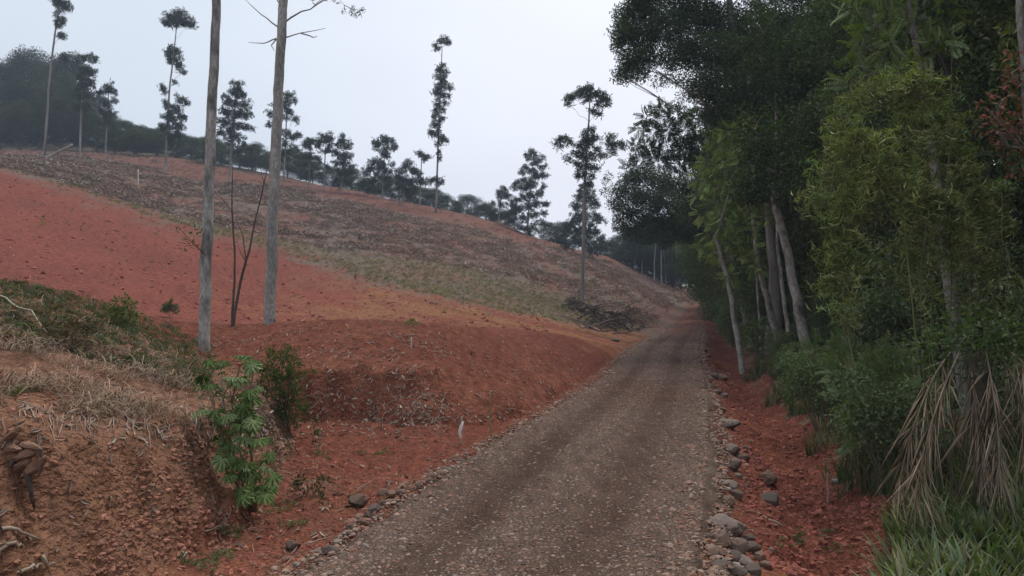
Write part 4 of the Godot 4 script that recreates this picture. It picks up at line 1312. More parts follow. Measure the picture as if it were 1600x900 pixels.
func bamboo() -> void:
	rng.seed = 45
	var d := 10.5
	var foot := onground(ray(1470, 600).x * 10.8, 10.8)
	var t := base("bamboo_clump", foot, "olive green bamboo clump with arching leafy canes at the forest edge", "bamboo")
	var cr := Crowd.new()
	var canes := [
		[[1440, 620], [1420, 420], [1400, 250], [1350, 200], [1300, 250], [1270, 330]],
		[[1450, 620], [1460, 400], [1440, 200], [1400, 120], [1340, 150], [1290, 240]],
		[[1480, 620], [1490, 380], [1470, 190], [1440, 110], [1400, 150]],
		[[1340, 600], [1325, 520], [1312, 430], [1330, 330], [1380, 270], [1440, 300]],
		[[1500, 620], [1520, 420], [1500, 240], [1450, 160], [1420, 240], [1410, 340]],
		[[1510, 620], [1530, 450], [1540, 330], [1510, 250], [1480, 330], [1470, 430]],
		[[1470, 620], [1440, 480], [1430, 380], [1450, 300], [1500, 320], [1520, 420]],
		[[1330, 600], [1318, 500], [1305, 440], [1300, 380], [1320, 310], [1350, 260]],
		[[1530, 620], [1560, 460], [1570, 340], [1550, 280], [1520, 360]]]
	for c in canes:
		var dd := d + rnd(-0.7, 0.9)
		var pts := []
		var rr := []
		for i in c.size() - 1:
			for k in 5:
				var f := k / 5.0
				pts.append(px(lerpf(c[i][0], c[i + 1][0], f), lerpf(c[i][1], c[i + 1][1], f), dd) - foot)
		for s in 3:
			var q := pts.duplicate()
			for i in range(1, pts.size() - 1):
				q[i] = (pts[i - 1] + pts[i] + pts[i + 1]) / 3.0
			pts = q
		for i in pts.size():
			rr.append(lerpf(0.010, 0.004, float(i) / pts.size()))
		var st := tool_()
		tube(st, pts, rr, 6, Color(0.13, 0.13, 0.065), Color(0.2, 0.19, 0.10))
		part(t, "cane", finish(st), mats["wood"])
		for i in range(6, pts.size()):
			var m := 9 if i > 9 else 4
			for k in m:
				var off := rdir() * rnd(0.02, 0.22) * Vector3(1, 0.8, 1)
				cr.put(orient((Vector3(rnd(-1, 1), rnd(-1.2, 0.5), rnd(-1, 1))).normalized(), rnd(0, TAU)), rnd(0.45, 0.85), pts[i] + off, tint(Color(0.27, 0.30, 0.135), 0.45))
	for q in [[1400, 150, 26], [1430, 110, 26], [1460, 140, 30], [1480, 190, 32], [1440, 190, 34], [1400, 200, 28], [1470, 250, 34], [1430, 260, 30], [1500, 260, 28], [1460, 310, 30], [1490, 340, 32], [1470, 390, 30], [1510, 400, 30], [1490, 450, 32], [1530, 440, 28], [1450, 460, 26], [1510, 500, 32], [1475, 510, 30], [1330, 300, 14], [1315, 360, 12], [1310, 410, 12], [1320, 460, 12], [1330, 510, 12], [1345, 250, 16], [1370, 220, 18], [1300, 260, 14], [1550, 330, 26], [1560, 420, 28], [1550, 500, 28], [1590, 470, 24], [1590, 380, 24]]:
		fill(cr, px(q[0], q[1], d + rnd(-0.6, 1.2)) - foot, q[2] * d / FOCAL, 0.26, 12.0, Color(0.19, 0.215, 0.095), 0.55, 0.9, -0.2)
	crowd(t, "leaves", cr, spray["bamboo"], mats["leaf"])
	# hanging bare lianas
	for q in [[1490, 40, 1475, 330, 10.0], [1445, 250, 1440, 520, 9.9], [1565, 300, 1580, 560, 9.2], [1310, 120, 1300, 260, 12.0], [1350, 60, 1310, 190, 12.0], [1250, 160, 1235, 330, 16.0]]:
		var a := px(q[0], q[1], q[4])
		var b := px(q[2], q[3], q[4])
		var o := base("liana", b, "thin pale liana hanging down in front of the dark forest", "liana", "lianas hanging from the forest edge")
		var st := tool_()
		tube(st, bent(Vector3.ZERO, a - b, 12, 0.25), taper(0.004, 0.004, 12), 5, Color(0.08, 0.07, 0.045), Color(0.16, 0.14, 0.10))
		part(o, "stem", finish(st), mats["wood"])

# ------------------------------------------------------------------ plants near the road
func palmate(sd: int) -> ArrayMesh:
	# hand shaped leaf of seven lobes, stalk at the origin, lying in xz and drooping
	var r := RandomNumberGenerator.new()
	r.seed = sd
	var st := tool_()
	for i in 7:
		var a := (i - 3) * 0.62 + r.randf_range(-0.08, 0.08)
		var len_ := (0.15 - 0.012 * absf(i - 3)) * r.randf_range(0.9, 1.1)
		var dir := Vector3(sin(a), -0.12, cos(a)).normalized()
		var s := Vector3(cos(a), 0, -sin(a))
		var k := r.randf_range(0.85, 1.15)
		st.set_color(Color(k, k, k))
		var q := [Vector3.ZERO, dir * len_ * 0.5, dir * len_ * 0.85 - Vector3(0, 0.02, 0), dir * len_ - Vector3(0, 0.03, 0)]
		var w := [0.007, 0.029, 0.022, 0.001]
		for j in 3:
			for e in [-1, 1]:
				var l0: Vector3 = q[j] + s * e * w[j] + Vector3(0, w[j] * 0.35, 0)
				var l1: Vector3 = q[j + 1] + s * e * w[j + 1] + Vector3(0, w[j + 1] * 0.35, 0)
				for v in [q[j], l0, q[j + 1], q[j + 1], l0, l1]:
					st.add_vertex(v)
	return finish(st)

func near_plants() -> void:
	rng.seed = 51
	# cassava at the end of the weedy bank
	var foot := hit(392, 800)
	var t := base("cassava_plant", foot, "tall cassava plant with hand shaped leaves leaning on the end of the bank", "plant")
	var leaves := [palmate(1), palmate(2), palmate(3), palmate(4)]
	var lm := []
	for c in [Color(0.125, 0.18, 0.06), Color(0.20, 0.255, 0.115), Color(0.10, 0.15, 0.045)]:
		lm.append(leafmat("cassava%d" % lm.size(), Color(0.3, 0.45, 0.1), 0.5))
		lm[-1].albedo_color = c.linear_to_srgb()
	var stems := [[[392, 800], [375, 740], [358, 680], [348, 620], [345, 575]], [[396, 800], [385, 750], [372, 690], [362, 630], [375, 570]], [[400, 800], [398, 760], [392, 700], [384, 640], [395, 590]], [[388, 800], [372, 760], [352, 700], [335, 640], [328, 590]]]
	var wood0 := Color(0.13, 0.10, 0.075)
	var wood1 := Color(0.27, 0.22, 0.16)
	var paths := []
	for s in stems:
		var pts := []
		for i in s.size():
			var f: float = float(i) / (s.size() - 1)
			pts.append(px(s[i][0], s[i][1], lerpf(-foot.z, -foot.z - 0.35 + 0.2 * sin(s[0][0]), f)) - foot)
		paths.append(pts)
		var st := tool_()
		tube(st, pts, taper(0.016, 0.006, pts.size() - 1), 7, wood0, wood1)
		part(t, "stem", finish(st), mats["wood"])
	var rows := [[565, 318, 398], [590, 312, 415], [612, 310, 418], [640, 312, 408], [665, 325, 412], [690, 335, 420], [715, 345, 426], [740, 358, 428], [765, 375, 430]]
	for row in rows:
		for k in 13:
			var u := rnd(row[1], row[2])
			var v: float = row[0] + rnd(-12, 12)
			var d := -foot.z - rnd(0.1, 0.75)
			var p := px(u, v, d)
			if p.y < gh(p.x, d) + 0.12:
				p = px(u, v, d - 0.5)
			p -= foot
			var path: Array = paths[rng.randi() % 4]
			var q: Vector3 = path[clampi(int((800.0 - v) / 225.0 * 4.0), 0, 4)]
			var out := p - q
			out.y = 0
			out = (out.normalized() + Vector3(rnd(-0.5, 0.5), 0, 0.35 + rnd(-0.3, 0.3))).normalized()
			var n := (Vector3.UP + out * rnd(0.2, 0.9) + rdir() * 0.35).normalized()
			var z := (out - n * out.dot(n)).normalized()
			var lf := part(t, "leaf", leaves[rng.randi() % 4], lm[[0, 0, 1, 2][rng.randi() % 4]])
			lf.transform = Transform3D(Basis(n.cross(z), n, z) * rnd(0.38, 0.85), p)
			var st := tool_()
			tube(st, bent(q, p, 3, 0.05), taper(0.004, 0.0025, 3), 4, Color(0.14, 0.12, 0.05), Color(0.2, 0.16, 0.07))
			part(lf, "stalk", finish(st), mats["wood"]).transform = lf.transform.affine_inverse()
	# feathery bush behind it
	var bd := 11.6
	var b := onground(ray(447, 640).x * bd, bd)
	var bush := base("feathery_bush", b, "dark green feathery bush behind the cassava on the bank end", "bush")
	var st := tool_()
	var cr := Crowd.new()
	for q in [[425, 575, 14], [440, 560, 14], [455, 575, 13], [420, 600, 16], [445, 600, 18], [465, 600, 12], [430, 625, 18], [455, 630, 16], [440, 650, 14], [415, 580, 10], [470, 585, 7], [432, 555, 9], [450, 655, 12], [470, 640, 10]]:
		var p := px(q[0], q[1], bd - 0.1 + rnd(-0.15, 0.15)) - b
		tube(st, bent(Vector3(0, -0.1, 0), p, 4, 0.1), taper(0.014, 0.004, 4), 5, wood0 * 0.6, wood1 * 0.6)
		fill(cr, p, q[2] * bd / FOCAL, 0.26, 40.0, [Color(0.10, 0.145, 0.05), Color(0.13, 0.165, 0.06), Color(0.09, 0.125, 0.045)][rng.randi() % 3], 0.25, 0.9, 0.3)
	part(bush, "stems", finish(st), mats["wood"])
	crowd(bush, "foliage", cr, spray["bamboo"], mats["leaf"])
	# yellowish shrub and saplings on the bank crest
	for q in [[190, 512, "yellow_green_shrub", "small yellow green shrub on the crest of the weedy bank", [[190, 480, 14], [182, 492, 11], [200, 490, 12], [190, 500, 13], [180, 505, 10], [204, 506, 9]], Color(0.13, 0.15, 0.05), "broad", 0.26], [266, 497, "sapling", "tiny green sapling with drooping leaves on the bank crest", [[262, 478, 8], [272, 480, 7], [256, 484, 5], [266, 472, 5]], Color(0.10, 0.14, 0.08), "gum", 0.26], [500, 708, "weed_bush", "dull green weed clump at the foot of the cut behind the bush", [[485, 660, 10], [500, 672, 9], [495, 690, 10], [505, 705, 8]], Color(0.085, 0.085, 0.045), "weed", 0.34], [488, 778, "weed_bush", "brownish weed tussock on the red soil by the bank end", [[475, 760, 14], [490, 755, 14], [503, 765, 12], [485, 772, 15], [470, 772, 9]], Color(0.095, 0.085, 0.05), "weed", 0.36], [120, 545, "weed_bush", "heap of faded dry fern fronds on the bank slope", [[105, 525, 12], [122, 522, 14], [135, 530, 10], [90, 522, 8]], Color(0.15, 0.10, 0.075), "scrub", 0.34], [1345, 716, "bright_shrub", "bright yellow green young shrub at the forest foot above the ditch", [[1330, 640, 14], [1345, 630, 13], [1360, 655, 16], [1335, 660, 16], [1375, 660, 14], [1390, 655, 11], [1355, 680, 14], [1378, 680, 12], [1325, 650, 10], [1395, 672, 8]], Color(0.30, 0.38, 0.09), "broad", 0.2]]:
		var p := hit(q[0], q[1])
		var d := -p.z
		var o := base(q[2], p, q[3], "shrub")
		st = tool_()
		cr = Crowd.new()
		for c in q[4]:
			var w := px(c[0], c[1], d + rnd(-0.15, 0.1)) - p
			tube(st, bent(Vector3(0, -0.05, 0), w, 3, 0.06), taper(0.008, 0.003, 3), 4, wood0, wood1)
			fill(cr, w, c[2] * d / FOCAL, q[7], 20.0, q[5], 0.25, 0.9, 0.5)
		part(o, "stems", finish(st), mats["wood"])
		crowd(o, "foliage", cr, spray[q[6]], mats["leaf"])
	# low weeds and dead grass over the top of the bank
	var w1 := Crowd.new()
	var s1 := Crowd.new()
	for i in 6000:
		var u := rnd(-60, 330)
		var v := rnd(440, 655)
		var p := hit(u, v, 4.5)
		if p.z < -17.0 or p.y < 1.0:
			continue
		var green := smoothstep(60, 0, v - 440.0 - maxf(u, 0.0) * 0.30 + nz.get_noise_2d(p.x * 18.0, p.z * 18.0) * 55.0 - 40.0)
		if rng.randf() < green * 0.62:
			w1.put(orient((slope(p.x, -p.z) + rdir() * 0.35).normalized(), rnd(0, TAU)), rnd(0.25, 0.85), p, tint([Color(0.10, 0.115, 0.07), Color(0.15, 0.145, 0.10), Color(0.18, 0.15, 0.11)][rng.randi() % 3], 0.35))
		elif rng.randf() < 0.38 and nz.get_noise_2d(p.x * 22.0, p.z * 22.0) > 0.05:
			s1.put(orient((slope(p.x, -p.z) + rdir() * 0.25).normalized(), rnd(0, TAU)), rnd(0.25, 0.75), p, tint(Color(0.38, 0.28, 0.20).lerp(Color(0.17, 0.11, 0.08), rng.randf()), 0.35))
	var wn := base("weeds", Vector3.ZERO, "low dull green weeds over the crest of the near bank", "weeds", "", "stuff")
	crowd(wn, "tufts", w1, spray["weed"], mats["leaf"])
	var sn := base("dry_grass", Vector3.ZERO, "bleached dry grass and roots lying on the near bank top", "dry grass", "", "stuff")
	crowd(sn, "straw", s1, spray["straw"], mats["leaf_dry"])
	# small green patches on the soil
	var gp := Crowd.new()
	for q in [[300, 880, 30, 14], [325, 888, 20, 10], [350, 870, 14, 6], [460, 820, 26, 5], [360, 838, 16, 8], [25, 615, 18, 6], [440, 795, 22, 10], [1270, 835, 26, 8], [1235, 850, 20, 8], [500, 715, 20, 8], [585, 708, 26, 6], [640, 508, 16, 6], [1310, 860, 20, 6]]:
		for i in 11:
			var p := hit(q[0] + rnd(-1, 1) * q[2], q[1] + rnd(-1, 1) * q[3])
			gp.put(orient((Vector3.UP + rdir() * 0.3).normalized(), rnd(0, TAU)), rnd(0.2, 0.5) * (1.0 if -p.z < 14 else 1.8), p, tint(Color(0.17, 0.175, 0.10), 0.3))
	var gn := base("grass_patches", Vector3.ZERO, "sparse green grass sprouting on the bare soil by the road", "grass", "", "stuff")
	crowd(gn, "tufts", gp, spray["weed"], mats["leaf"])
	# rank grass in the corner by the ditch
	var rg := Crowd.new()
	for i in 620:
		var u := rnd(1390, 1660)
		var v := rnd(800, 990)
		if (u - 1390.0) * 0.45 + (v - 850.0) < 0.0:
			continue
		var p := hit(u, v)
		rg.put(Basis(Vector3.UP, rnd(0, TAU)).rotated(Vector3.RIGHT, rnd(-0.25, 0.25)), rnd(0.35, 0.85), p, tint([Color(0.145, 0.172, 0.09), Color(0.175, 0.20, 0.115), Color(0.215, 0.19, 0.11)][rng.randi() % 3], 0.3))
	for i in 260:
		var p := side(rnd(7.0, 10.5), rnd(1.9, 4.0))
		rg.put(Basis(Vector3.UP, rnd(0, TAU)).rotated(Vector3.RIGHT, rnd(-0.3, 0.3)), rnd(0.35, 0.8), p, tint(Color(0.10, 0.13, 0.06), 0.3))
	var rn := base("rank_grass", Vector3.ZERO, "broad bladed green grass growing in the ditch corner under the palm", "grass", "", "stuff")
	crowd(rn, "blades", rg, spray["broad_grass"], mats["leaf"])
	var thin := Crowd.new()
	for i in 900:
		var dd := rnd(7.5, 30.0)
		var p := side(dd, rnd(1.8, 3.2) + 1.0 * nz.get_noise_1d(dd * 14.0))
		thin.put(Basis(Vector3.UP, rnd(0, TAU)).rotated(Vector3.RIGHT, rnd(-0.4, 0.4)), rnd(0.5, 1.3), p, tint([Color(0.085, 0.11, 0.05), Color(0.18, 0.15, 0.095)][i % 2], 0.35))
	var tn := base("edge_grass", Vector3.ZERO, "thin grass and dead stems along the forest side of the ditch", "grass", "", "stuff")
	crowd(tn, "blades", thin, spray["grass"], mats["leaf"])
	dead_palm()

func frond(pts: Array, len_: float, sd: int, dry: bool) -> ArrayMesh:
	var st := tool_()
	var n := 16
	var path := []
	for i in n + 1:
		var f := float(i) / n * (pts.size() - 1)
		var k := mini(int(f), pts.size() - 2)
		path.append(pts[k].lerp(pts[k + 1], f - k))
	for s in 2:
		var q := path.duplicate()
		for i in range(1, n):
			q[i] = (path[i - 1] + path[i] + path[i + 1]) / 3.0
		path = q
	tube(st, path, taper(0.010, 0.003, n), 5, Color(0.20, 0.155, 0.11), Color(0.36, 0.29, 0.21))
	for i in range(2, n):
		for j in 3:
			var p: Vector3 = path[i].lerp(path[i + 1] if i < n else path[i], (j + rng.randf()) / 3.0)
			var along: Vector3 = (path[mini(i + 1, n)] - path[i - 1]).normalized()
			var out := along.cross(Vector3(0.3, 0.2, 1)).normalized()
			for s in [-1, 1]:
				var dir: Vector3 = (along * rnd(0.1, 0.9) + out * s * rnd(0.0, 0.7) + Vector3(0, -0.9, 0) + rdir() * 0.5).normalized()
				var L := len_ * sin(clampf(0.12 + float(i) / n * 0.75, 0, 1) * PI) * rnd(0.4, 1.2)
				var k := rnd(0.6, 1.3)
				var c := Color(0.42 * k, 0.33 * k, 0.24 * k)
				leaf(st, p, dir, rdir(), L, rnd(0.005, 0.014), c, rnd(0.0, 0.4), 0.3)
	return finish(st)

func dead_palm() -> void:
	rng.seed = 53
	var d := 7.6
	var foot := onground(ray(1535, 800).x * d, d)
	var head := px(1520, 552, d)
	var t := base("palm_tree", foot, "low palm with a skirt of withered brown fronds hanging to the ground", "palm")
	var st := tool_()
	tube(st, bent(Vector3(0.1, -0.2, 0), head - foot, 8, 0.08), taper(0.10, 0.075, 8), 10, Color(0.07, 0.055, 0.04), Color(0.16, 0.13, 0.10), 0.3)
	part(t, "trunk", finish(st), mats["bark"])
	var fr := [[[1490, 545], [1462, 580], [1432, 650], [1412, 720], [1402, 765]], [[1500, 548], [1478, 595], [1452, 670], [1436, 740], [1430, 780]], [[1515, 552], [1522, 620], [1534, 700], [1540, 770]], [[1540, 545], [1552, 610], [1562, 700], [1560, 780]], [[1560, 552], [1585, 590], [1602, 650], [1612, 720]], [[1570, 545], [1600, 565], [1630, 620], [1640, 690]]]
	for i in fr.size():
		var pts := []
		var dd := d - 0.15 - 0.35 * sin(i * 1.7) * sin(i * 1.7)
		for k in fr[i].size():
			pts.append(px(fr[i][k][0], fr[i][k][1], lerpf(d, dd, minf(1.0, k * 0.6))) - foot)
		part(t, "dead_frond", frond(pts, 0.55, i, true), mats["leaf_dry"])
	# climbers over the palm's head
	var top := base("climbing_shrub", onground(foot.x - 0.1, d + 0.35), "leafy climber covering the head of the withered palm", "climber")
	st = tool_()
	var cr := Crowd.new()
	for q in [[1440, 545, 18], [1470, 535, 22], [1500, 540, 22], [1530, 535, 24], [1560, 540, 22], [1590, 535, 24], [1450, 575, 14], [1515, 575, 12], [1480, 510, 24], [1540, 505, 26], [1600, 560, 18], [1575, 510, 24], [1425, 560, 14]]:
		var p := px(q[0], q[1], d - rnd(-0.1, 0.3)) - top.position
		tube(st, bent(Vector3(rnd(-0.1, 0.1), -0.1, 0), p, 5, 0.2), taper(0.01, 0.004, 5), 4, Color(0.08, 0.07, 0.05), Color(0.16, 0.14, 0.1))
		fill(cr, p, q[2] * d / FOCAL, 0.26, 13.0, Color(0.09, 0.125, 0.06), 0.35, 0.9, 0.2)
	part(top, "stems", finish(st), mats["wood"])
	crowd(top, "foliage", cr, spray["broad"], mats["leaf"])

# ------------------------------------------------------------------ stones
func rocks_and_gravel() -> void:
	rng.seed = 61
	var shapes := []
	for i in 8:
		shapes.append(rock_mesh(600 + i, 3, 5 + i % 4, Vector3(1.0, 0.68, 0.8), true, 0.3))
	var rm := []
	for c in [Color(0.30, 0.215, 0.175), Color(0.36, 0.285, 0.245), Color(0.24, 0.165, 0.13), Color(0.34, 0.225, 0.165), Color(0.23, 0.18, 0.155)]:
		var m: StandardMaterial3D = mats["rock"].duplicate()
		m.albedo_color = c.linear_to_srgb()
		rm.append(m)
	var put := func(u: float, v: float, w: float, label: String, group: String, mi: int, flat := 1.0) -> void:
		var p := hit(u, v + w * 0.22)
		var s := w * 0.5 * -p.z / FOCAL
		var o := MeshInstance3D.new()
		o.name = numbered("rock")
		o.mesh = shapes[rng.randi() % 8]
		o.material_override = rm[mi]
		add_child(o)
		o.basis = Basis(Vector3.UP, rnd(0, TAU)) * Basis(Vector3.RIGHT, rnd(-0.3, 0.3)) * Basis.from_scale(Vector3(s, s * flat * rnd(0.9, 1.15), s))
		o.position = p + Vector3(0, s * 0.42 * flat, -s * 0.5)
		tag(o, label, "rock", group)
	put.call(557, 785, 36, "squarish brown boulder lying alone on the red soil by the gravel edge", "", 2)
	put.call(596, 770, 20, "rounded brown rock at the gravel edge behind the squarish boulder", "", 3)
	put.call(584, 798, 24, "dark rock half buried in the gravel edge beside the squarish boulder", "", 4)
	put.call(455, 855, 27, "grey stone lying on the orange soil between bank and gravel", "", 2)
	put.call(534, 861, 0.01 + 10, "small dark stone on the soil by the squarish boulder", "", 4)
	put.call(1203, 752, 33, "smooth rounded tan boulder resting in the red ditch", "", 3, 1.3)
	put.call(1208, 782, 34, "dark mossy boulder below the smooth tan one in the ditch", "", 4)
	put.call(1139, 661, 40, "flat grey blue slab at the ditch side of the road", "", 1, 0.7)
	put.call(1140, 821, 60, "broad tan rock on top of the roadside heap", "", 1, 0.75)
	var ga := "rocks edging the road above the ditch"
	for q in [[1102, 548, 10], [1108, 556, 10], [1103, 563, 10], [1117, 588, 17], [1130, 590, 18], [1122, 612, 15], [1132, 618, 15], [1115, 604, 10], [1128, 640, 16], [1121, 632, 12], [1112, 622, 9], [1148, 728, 36], [1146, 705, 30], [1130, 710, 22], [1162, 715, 22], [1142, 762, 34], [1152, 775, 26], [1138, 785, 28], [1125, 748, 20], [1120, 765, 16], [1130, 846, 46], [1155, 856, 36], [1175, 858, 30], [1145, 872, 34], [1165, 880, 30], [1190, 872, 24], [1120, 866, 26], [1200, 885, 24], [1130, 888, 30], [1180, 892, 30], [1155, 895, 28], [1118, 690, 16], [1128, 730, 14], [1112, 680, 12], [1105, 700, 12], [1116, 800, 16], [1172, 842, 20], [1108, 840, 16], [1205, 860, 14], [1165, 700, 12], [1156, 745, 14], [1108, 655, 10], [1104, 640, 9], [1098, 575, 8], [1172, 690, 9], [1168, 760, 10], [1110, 778, 12]]:
		var mi := rng.randi() % 5
		var word: String = ["brownish grey", "pale grey", "dark brown", "tan", "dark grey"][mi]
		var size: String = "small" if q[2] < 17 else ("large" if q[2] > 28 else "middling")
		var where: String = "in the roadside heap by the orange mound" if q[1] > 800 else ("edging the road beside the two ditch boulders" if q[1] > 672 else "edging the road beyond the flat grey slab")
		put.call(q[0], q[1], q[2], "%s %s rock %s" % [size, word, where], ga, mi)
	var gb := "rocks along the hill side edge of the gravel"
	for q in [[515, 862, 26], [540, 838, 24], [548, 824, 18], [530, 846, 20], [500, 880, 22], [520, 880, 20], [563, 815, 16], [610, 772, 18], [625, 770, 15], [640, 764, 16], [655, 760, 14], [598, 788, 18], [615, 785, 14], [700, 735, 14], [712, 730, 12], [722, 722, 14], [735, 718, 12], [690, 740, 12], [750, 708, 10], [775, 698, 9], [800, 685, 9], [830, 665, 9], [860, 650, 9], [670, 752, 14], [680, 745, 12], [575, 805, 18], [485, 892, 22], [470, 897, 16], [745, 700, 9], [893, 632, 8], [915, 615, 8], [930, 604, 8], [955, 580, 9], [965, 572, 8]]:
		var mi := rng.randi() % 5
		var word: String = ["brownish grey", "pale grey", "dark brown", "tan", "dark grey"][mi]
		var where: String = "between the grey stone and the squarish boulder" if q[1] > 800 else ("past the squarish boulder" if q[1] > 695 else "below the red bank")
		put.call(q[0], q[1], q[2], "%s rock edging the gravel %s" % [word, where], gb, mi)
	put.call(962, 530, 16, "low dark stone where the side track leaves the road", "", 4, 0.6)
	# loose gravel of the road
	var gravel := base("gravel", Vector3.ZERO, "loose crushed stone scattered thickly over the road", "gravel", "", "stuff")
	var kinds := []
	for i in 5:
		kinds.append(rock_mesh(700 + i, 1, 5, Vector3(1.0, 0.55, 0.8), false, 0.5))
	var cr := []
	for i in 5:
		cr.append(Crowd.new())
	var cols := [Color(0.215, 0.138, 0.102), Color(0.245, 0.168, 0.13), Color(0.14, 0.085, 0.06), Color(0.27, 0.198, 0.158), Color(0.225, 0.112, 0.077)]
	for i in 70000:
		var d := 4.6 * pow(75.0 / 4.6, pow(rng.randf(), 1.7))
		var l := curve_of(EDGE_L, d)
		var r := curve_of(EDGE_R, d)
		var f := rng.randf()
		var edge := rng.randf() < 0.2
		if edge:
			f = (-0.02 + 0.1 * rng.randfn() * 0.6 if rng.randf() < 0.5 else 1.0 + 0.06 * rng.randfn())
		var x := lerpf(l, r, f)
		var s := 0.003 + 0.017 * pow(rng.randf(), 4.5) + d * 0.0003
		if absf(f - 0.3) < 0.07 or absf(f - 0.68) < 0.07:
			if rng.randf() < 0.6:
				continue
		if edge:
			s *= rnd(1.0, 2.6)
		var y := maxf(road_y(x, d) if f > 0.0 and f < 1.0 else -9.0, gh(x, d))
		if f > -0.05 and f < 0.04 or f > 0.96 and f < 1.05:
			y = maxf(gh(x, d) + 0.01, road_y(x, d) - 0.035)
		cr[i % 5].put(Basis(Vector3.UP, rnd(0, TAU)).rotated(Vector3.RIGHT, rnd(-0.5, 0.5)), s, Vector3(x, y + s * 0.02, -d), tint(cols[rng.randi() % 5], 0.25))
	for i in 5:
		crowd(gravel, "stones", cr[i], kinds[i], mats["stone_small"])
	# crumbled soil on the banks and in the ditch
	var clods := base("soil_clods", Vector3.ZERO, "crumbled clods of red soil on the banks and in the ditch", "soil", "", "stuff")
	var k2 := []
	var c2 := []
	for i in 3:
		k2.append(rock_mesh(800 + i, 1, 6, Vector3(1.0, 0.6, 0.85), false, 0.7))
		c2.append(Crowd.new())
	for i in 16000:
		var d := rnd(6.2, 30.0) if i % 3 else rnd(5.6, 12.0)
		var t := rnd(0.3, 2.1)
		var x := curve_of(EDGE_R, d) + t
		if d < 6.6 and rng.randf() < 0.8:
			continue
		var s := (0.005 + 0.04 * pow(rng.randf(), 5.0)) * (1.0 + d * 0.02)
		c2[i % 3].put(Basis(Vector3.UP, rnd(0, TAU)).rotated(Vector3.RIGHT, rnd(-1, 1)), s, onground(x, d) - Vector3(0, s * 0.1, 0), tint(Color(0.25, 0.085, 0.06), 0.35))
	for i in 15000:
		var u := rnd(0, 700)
		var v := rnd(600, 900)
		var p := hit(u, v)
		if p.x > curve_of(EDGE_L, -p.z) - 0.2 or -p.z > 18.0:
			continue
		var n := nz.get_noise_2d(p.x * 25.0, p.z * 25.0 + p.y * 30.0)
		if n < 0.06 and rng.randf() < 0.93:
			continue
		var s := 0.003 + 0.032 * pow(rng.randf(), 4.0)
		var near := -p.z < 12.8 and p.x < -2.3
		c2[i % 3].put(Basis(Vector3.UP, rnd(0, TAU)).rotated(Vector3.RIGHT, rnd(-1, 1)), s, p - Vector3(0, s * 0.2, 0), tint([Color(0.31, 0.148, 0.098), Color(0.26, 0.125, 0.085), Color(0.34, 0.165, 0.108)][rng.randi() % 3] if near else [Color(0.30, 0.095, 0.064), Color(0.24, 0.075, 0.052), Color(0.33, 0.12, 0.08)][rng.randi() % 3], 0.2))
	for i in 5200:
		var d := rnd(26.0, 66.0)
		var x := d * rnd(-0.72, 0.05)
		if x > curve_of(EDGE_L, d) - 3.0 or d > curve_of(RED_END, x) + 1.0:
			continue
		# along the furrows that the machine left on the slope
		var row := (x + d * 0.55)
		if absf(row / 1.7 - roundf(row / 1.7)) > 0.16 and rng.randf() < 0.75:
			continue
		var s := 0.03 + 0.11 * pow(rng.randf(), 3.0)
		c2[i % 3].put(Basis(Vector3.UP, rnd(0, TAU)).rotated(Vector3.RIGHT, rnd(-1, 1)), s, onground(x, d), tint(Color(0.27, 0.09, 0.065), 0.35))
	for i in 3:
		crowd(clods, "clods", c2[i], k2[i], mats["stone_small"])

